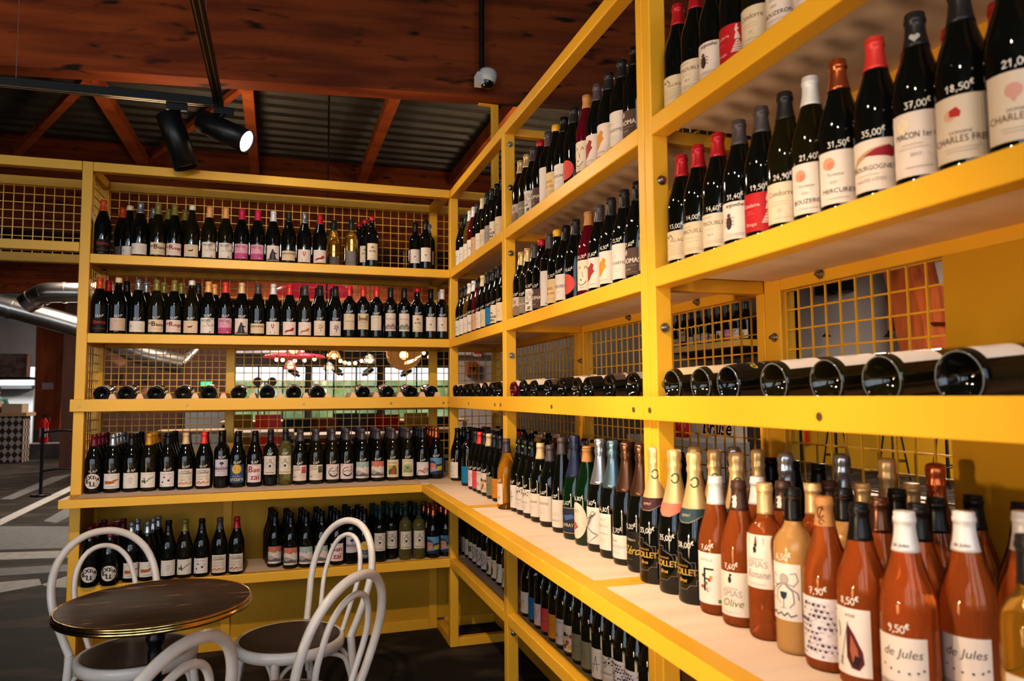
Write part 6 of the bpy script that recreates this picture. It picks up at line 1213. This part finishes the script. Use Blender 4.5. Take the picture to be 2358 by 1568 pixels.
L_ = Lab(); L_.poly([(20, -20), (60, -20), (60, -30), (90, 0), (60, 30), (60, 20), (20, 20)], 'f0f4f0'); L_.disc(-60, 30, 12, 'f0f4f0'); L_.stroke([(-70, 20), (-50, -5), (-70, -40)], 16, 'f0f4f0'); L_.stroke([(-55, 0), (-30, 5)], 12, 'f0f4f0'); link('pictogram', L_.flat('pictogram', Matrix.Scale(.7, 4)), o)
# dining tables with chairs further in
def din_table(px, py, Y, w, label, m=OAK):
    p = at(px, py, 1, Y); o = empty('dining_table', (p.x, Y, 0), label, 'table', 'tables in the dining hall'); z = max(.72, p.z)
    child(MB().box((p.x-w/2, Y-.4, z-.04), (p.x+w/2, Y+.4, z), m), 'tabletop', o)
    for sx in (-1, 1):
        for sy in (-1, 1): child(MB().box((p.x+sx*(w/2-.06)-.03, Y+sy*.34-.03, 0), (p.x+sx*(w/2-.06)+.03, Y+sy*.34+.03, z-.04), BLACK), 'leg', o)
def din_chair(px, py, Y, m, label, rz=0):
    p = at(px, py, 1, Y); o = empty('dining_chair', (p.x, Y, 0), label, 'chair', 'chairs in the dining hall')
    M = Matrix.Translation((p.x, Y, 0)) @ Matrix.Rotation(rz, 4, 'Z'); h = max(p.z, .8)
    def bx(a, b, n, mm): child(MB().box(a, b, mm, M), n, o)
    bx((-.21, -.21, .43), (.21, .21, .47), 'seat', m); bx((-.20, .18, .52), (.20, .21, h), 'backrest', m)
    for sx in (-1, 1):
        for sy in (-1, 1): bx((sx*.18-.015, sy*.18-.015, 0), (sx*.18+.015, sy*.18+.015, .43), 'leg', BLACK)
        bx((sx*.18-.015, .18, .47), (sx*.18+.015, .21, .60), 'back_post', BLACK)
MUST = mat('mustard', (.42, .25, .01, 1), .5); TEAL = mat('dark_teal', (.012, .035, .04, 1), .6); GREYP = mat('grey_paint', (.35, .36, .38, 1), .6); TERRA = mat('terracotta', (.38, .09, .03, 1), .6)
for i, (x, y, Y, w, n) in enumerate(((600, 992, 5.2, .78, 'pale oak dining table close behind the left back mesh'), (745, 998, 5.2, .78, 'pale oak dining table behind the middle of back mesh'), (900, 996, 5.2, .84, 'pale oak dining table behind the right of back mesh'), (455, 990, 6.6, 1.0, 'pale oak dining table before the grey panel'), (1030, 985, 6.4, .8, 'pale oak dining table glimpsed beside the corner post'), (640, 968, 9.0, 1.8, 'distant pale table under the left window'), (960, 966, 9.4, 1.8, 'distant pale table under the right window'))):
    din_table(x, y, Y, w, n)
for i, (x, y, Y, m, n, rz) in enumerate(((555, 955, 7.4, MUST, 'mustard dining chair by the mesh centre post', .2), (625, 954, 8.3, RED, 'red dining chair in the hall behind mesh', 2.9), (685, 962, 7.2, TEAL, 'dark teal dining chair behind the middle mesh', 3.1), (750, 962, 7.0, TERRA, 'terracotta dining chair behind the middle mesh', .1), (800, 952, 7.7, BLACK, 'left black dining chair of the pair in the hall', .0), (861, 952, 7.7, BLACK, 'right black dining chair of the pair in the hall', .0), (905, 955, 6.9, RED, 'red-backed dining chair right of the black pair', .3), (957, 950, 8.4, MUST, 'mustard dining chair under the right window', 3.0), (1005, 958, 7.3, TEAL, 'dark teal dining chair beside the corner mesh', 3.2))):
    din_chair(x, y, Y, m, n, rz)
# white wall with red notice seen through the corner bay
a = at(1050, 900, 1, 14.0); b = at(1180, 900, 1, 14.0); struct(B1((a.x, 14.0, 0), (b.x+3.4, 14.1, 4.4), PLASTER), 'wall_corner')
p = at(1100, 813, 1, 13.9); o = empty('wall_notice', tuple(p), 'small red and white notice on the pale wall', 'sign'); child(MB().box(p+Vector((-.10, 0, -.02)), p+Vector((.10, .03, .10)), RED), 'red_panel', o); child(MB().box(p+Vector((-.10, 0, -.09)), p+Vector((.10, .03, -.02)), WHITE), 'white_panel', o)
a = at(1050, 822, 1, 13.95); b = at(1140, 822, 1, 13.95); tag(MB().bar(a, b+Vector((1, 0, 0)), .08, .10, DUCT).obj('cable_tray'), 'horizontal steel cable tray along the pale wall', 'tray')
p = at(1088, 850, 1, 13.7); o = empty('wall_speaker', tuple(p), 'dark wooden speaker box on the pale wall', 'speaker'); child(MB().box(p+Vector((-.11, 0, -.16)), p+Vector((.11, .25, .20)), GLULAMD), 'cabinet', o); child(MB().cyl(p+Vector((0, -.012, .03)), p+Vector((0, .0, .03)), .07, BLACK, 16), 'cone', o)
# ------------------------------------------------------------------ right background
# dark timber screen with a yellow shelf of bottles, seen through the near mesh
XW = 2.6; y0 = at(1755, 760, 0, XW).y; y1 = at(1190, 760, 0, XW).y
struct(B1((XW, y0, 0), (XW+.1, y1+1.5, 3.2), mat('slatted_dark_wood', (.045, .018, .010, 1), .5, noise=((.020, .008, .005, 1), (1, 26, .6), 3, .4, .6))), 'wall_screen')
za = at(1640, 792, 0, XW-.1).z; zb = at(1640, 806, 0, XW-.1).z; ys = at(1540, 790, 0, XW-.1).y
WS = empty('wall_shelf', (XW-.1, (y0+ys)/2, zb), 'narrow yellow wall shelf of bottles seen through near bay mesh', 'shelf'); child(MB().box((XW-.19, y0, zb), (XW-.002, ys, za), YEL), 'shelf_board', WS)
n = 11
for i in range(n):
    y = ys-(ys-y0)*(i+.5)/n; l = ['plainlow', 'animal', 'castle', 'redmark', 'figure', 'mosse', 'blanc', 'figure', 'mossepink', 'mosse', 'animal'][i]
    bottle(XW-.10, y, za, -PI/2+.3, 'burg', 'dark', (F_, 'dark'), l, None, None, f"dark bottle on narrow yellow wall shelf beyond mesh, {ORD[i+1]} from left", 'bottles on the wall shelf beyond the mesh')
# pale sloping wall area, timber brace and two loudspeakers beyond the near bay
XR = 9.6
ya = at(2200, 760, 0, XR).y-1.2; yb = at(1790, 760, 0, XR).y
struct(B1((XR, ya, 1.0), (XR+.1, yb, 4.4), PLASTER), 'wall_east'); struct(B1((XR, ya, 0), (XR+.1, yb, 1.0), YELD), 'wall_east_lower')
BRC = MB().bar(at(2080, 560, 0, XR-.4), at(2150, 880, 0, XR-.4), .55, .55, GLULAMD); struct(BRC, 'trim_31')
struct(MB().bar(at(2068, 722, 0, XR-.3), at(2175, 700, 0, XR-.3), .5, .6, GLULAMD), 'trim_32')
for i, (x, y) in enumerate(((1902, 660), (1942, 652))):
    p = at(x, y, 0, XR-.15); o = empty('wall_speaker', tuple(p), f"black loudspeaker high on the pale wall, {('left', 'right')[i]} one of two", 'speaker', 'loudspeakers on the pale wall'); child(MB().box(p+Vector((-.16, -.14, -.17)), p+Vector((.14, .14, .17)), BLACK), 'cabinet', o); child(MB().cyl(p+Vector((-.175, 0, 0)), p+Vector((-.158, 0, 0)), .10, IRON, 14), 'cone', o)
for i, x in enumerate((1903, 2047)):
    p = at(x, 775, 0, XR-.5); o = empty('pendant_lamp', tuple(p), f"small black pendant lamp before the pale wall, {('left', 'right')[i]} one", 'pendant lamp', 'small black pendants'); child(MB().lathe([(.09, 0), (.024, .06), (.010, .12), (.0001, .12)], BLACK, 14, Matrix.Translation(p)), 'lamp_shade', o); child(MB().cyl(p+Vector((0, 0, .05)), (p.x, p.y, 4.43), .004, BLACK, 6), 'cord', o)
for i, (x, w) in enumerate(((1815, .05), (1832, .03))): q = at(x, 760, 0, XR-1.4); w *= 1.9; tag(MB().box((q.x-w, q.y-w, 0), (q.x+w, q.y+w, 4.43), BLACK).obj('steel_post'), f"black steel post beyond the near mesh, {('thicker left', 'thinner right')[i]} one", 'post', 'steel posts beyond the mesh')
# yellow low wall, bar stools, extinguisher, white placard
def stool(px, py, X, label):
    p = at(px, py, 0, X); o = empty('bar_stool', (X, p.y, 0), label, 'stool', 'black bar stools'); M = Matrix.Translation((X, p.y, 0)); h = .80
    child(MB().lathe([(.0001, h), (.17, h), (.18, h+.015), (.17, h+.03), (.0001, h+.03)], BLACK, 20, M), 'seat', o)
    for k in range(4): a = PI/4+PI/2*k; c, s = math.cos(a), math.sin(a); child(MB().cyl(M @ Vector((c*.12, s*.12, h)), M @ Vector((c*.24, s*.24, 0)), .015, BLACK, 8), 'leg', o)
    child(MB().tube([M @ Vector((.205*math.cos(2*PI*k/16), .205*math.sin(2*PI*k/16), .32)) for k in range(16)], .010, BLACK, 8, closed=True), 'foot_ring', o)
for i, x in enumerate((1925, 2055, 2180)): stool(x, 1020, XR-.9, f"black steel bar stool before the yellow low wall, {ORD[i+1]} from left")
p = at(1852, 1022, 0, XR-.085)
o = empty('fire_extinguisher', tuple(p), 'red fire extinguisher seen low through the near bay mesh', 'fire extinguisher'); M = Matrix.Translation(p)
child(MB().lathe([(.0001, 0), (.075, 0), (.08, .02), (.08, .46), (.05, .52), (.025, .55), (.0001, .55)], RED, 16, M), 'cylinder', o); child(MB().box(p+Vector((-.03, -.03, .55)), p+Vector((.03, .09, .61)), BLACK), 'valve', o)
XS = 2.2; a = at(1592, 1000, 0, XS); b = at(1715, 1000, 0, XS); zt_ = at(1650, 950, 0, XS).z; PLc = empty('placard', (XS, (a.y+b.y)/2, 0), 'white placard with red brush lettering seen through near mesh', 'sign')
hwid = abs(a.y-b.y); child(MB().box((XS, b.y, .55), (XS+.02, a.y, zt_+.06), WHITE), 'board', PLc)
for yy in (a.y-.06, b.y+.06): child(MB().box((XS, yy-.02, 0), (XS+.03, yy+.02, .55), BLACK), 'leg', PLc)
L_ = Lab(); L_.text('Braise', 0, 0, 115, 'b0243c', hwid*820, shear=.25, bold=3); L_.text('BAR', 110, -90, 26, 'c46a74')
pm = link('lettering', L_.flat('lettering', Matrix.Translation((XS-.001, (a.y+b.y)/2, at(1650, 1000, 0, XS).z)) @ Matrix.Rotation(-PI/2, 4, 'Z')), PLc); pm.data.transform(Matrix.Translation(-PLc.location))
for i, x in enumerate((1545, 1560, 1575)):
    p = at(x, 990, 0, XS-.1); p.z = at(1560, 998, 0, XS-.1).z-.025; tag(MB().lathe([(.0001, 0), (.045, 0), (.045, .13), (.03, .15), (.0001, .15)], RED, 14, Matrix.Translation(p)).obj('tin'), f"red tin on the pale ledge beyond near mesh, {ORD[i+1]} from left", 'tin', 'red tins on the ledge')
p = at(1560, 998, 0, XS-.1); tag(MB().box((XS-.3, at(1640, 998, 0, XS-.3).y, 0), (XS+.0, p.y+.5, p.z-.025), mat('pale_ledge', (.45, .40, .37, 1), .6)).obj('side_cabinet'), 'pale low cabinet behind the near bay mesh carrying red tins', 'cabinet')
quad([(1850, 1110), (2180, 1150), (2180, 1210), (1850, 1150)], PAINT, 'trim_33')

# ------------------------------------------------------------------ light
w = bpy.data.worlds.new('sky'); S.world = w; w.use_nodes = True; nt = w.node_tree; bg = nt.nodes['Background']
sk = nt.nodes.new('ShaderNodeTexSky'); sk.sky_type = 'HOSEK_WILKIE'; sk.turbidity = 7; sk.sun_direction = Vector((-.3, -.5, .8)).normalized()
nt.links.new(sk.outputs[0], bg.inputs[0]); bg.inputs[1].default_value = 9.0
COOL = (.72, .86, 1.0)
for x0, x1 in ((-9.2, -6.8), (-6.2, -3.8), (-3.2, -.8), (-.2, 2.2)):
    lamp('window_daylight', 'AREA', ((x0+x1)/2, YF+.05, 2.6), 60, COOL, aim=((x0+x1)/2, 0, 2.6), shape='RECTANGLE', size=2.3, size_y=3.2)
for x, y, e in ((-3.5, 8.5, 260), (0, 10, 340), (-9, 16, 140), (-2.5, 16.5, 480), (6.6, 2.2, 620)):
    lamp('hall_fill', 'AREA', (x, y, 4.2), e, (1, .84, .68), aim=(x, y, 0), shape='DISK', size=1.6)  # fill light added over the dim hall, without fixtures
for x, y, e, zz in ((-3.4, -1.2, 34, 2.9), (-1.6, 2.2, 34, 3.0), (1.6, 2.4, 40, 2.9), (-6.5, 3.5, 14, 2.9), (-.35, .3, 5, 2.72), (-1.7, .45, 7, 2.8)):
    lamp('roof_fill', 'AREA', (x, y, zz), e*.8, (1, .76, .52), aim=(x+.2, y+.4, 6), shape='DISK', size=.5)  # added upward fill for the dark ceiling and the beam underside
lamp('shelf_fill', 'AREA', (1.5, -.4, 2.6), 14, (1, .85, .7), aim=(2.6, -.6, 1.4), shape='DISK', size=.4)  # extra light put in to lift the wall-shelf bottles and the placard
lamp('kitchen_lamp', 'AREA', (at(30, 900, 1, 18).x, 18, 3.4), 150, (.9, .96, 1), aim=(at(30, 900, 1, 19.5).x, 19.5, 1.5), shape='DISK', size=1.2)
# far strip lights
for px, pyy, Y in ((860, 808, 13), (1040, 800, 14)):
    p = at(px, pyy, 1, Y); o = empty('strip_light', tuple(p), f"white strip light under the far ceiling {'before the windows' if px < 900 else 'by the corner'}", 'strip light'); child(MB().box(p+Vector((-.7, -.05, 0)), p+Vector((.7, .05, .06)), mat('strip_glow', (1, 1, 1, 1), .5, emit=(.95, .97, 1, 1), estr=5)), 'tube', o); child(MB().box(p+Vector((-.7, -.06, .06)), p+Vector((.7, .06, .10)), STEELG), 'housing', o); [child(MB().cyl(p+Vector((q, 0, .1)), (p.x+q, p.y, 4.43), .006, STEELG, 6), 'suspension_wire', o) for q in (-.5, .5)]
vs_ = S.view_settings; vs_.view_transform = 'Standard'; vs_.look = 'Medium High Contrast'; vs_.exposure = -.12
c = S.cycles
c.use_denoising = True; c.max_bounces = 7; c.diffuse_bounces = 3; c.glossy_bounces = 3; c.transmission_bounces = 7; c.transparent_max_bounces = 8
c.use_adaptive_sampling = True; c.adaptive_threshold = .07; c.caustics_reflective = False; c.caustics_refractive = False; c.sample_clamp_indirect = 4
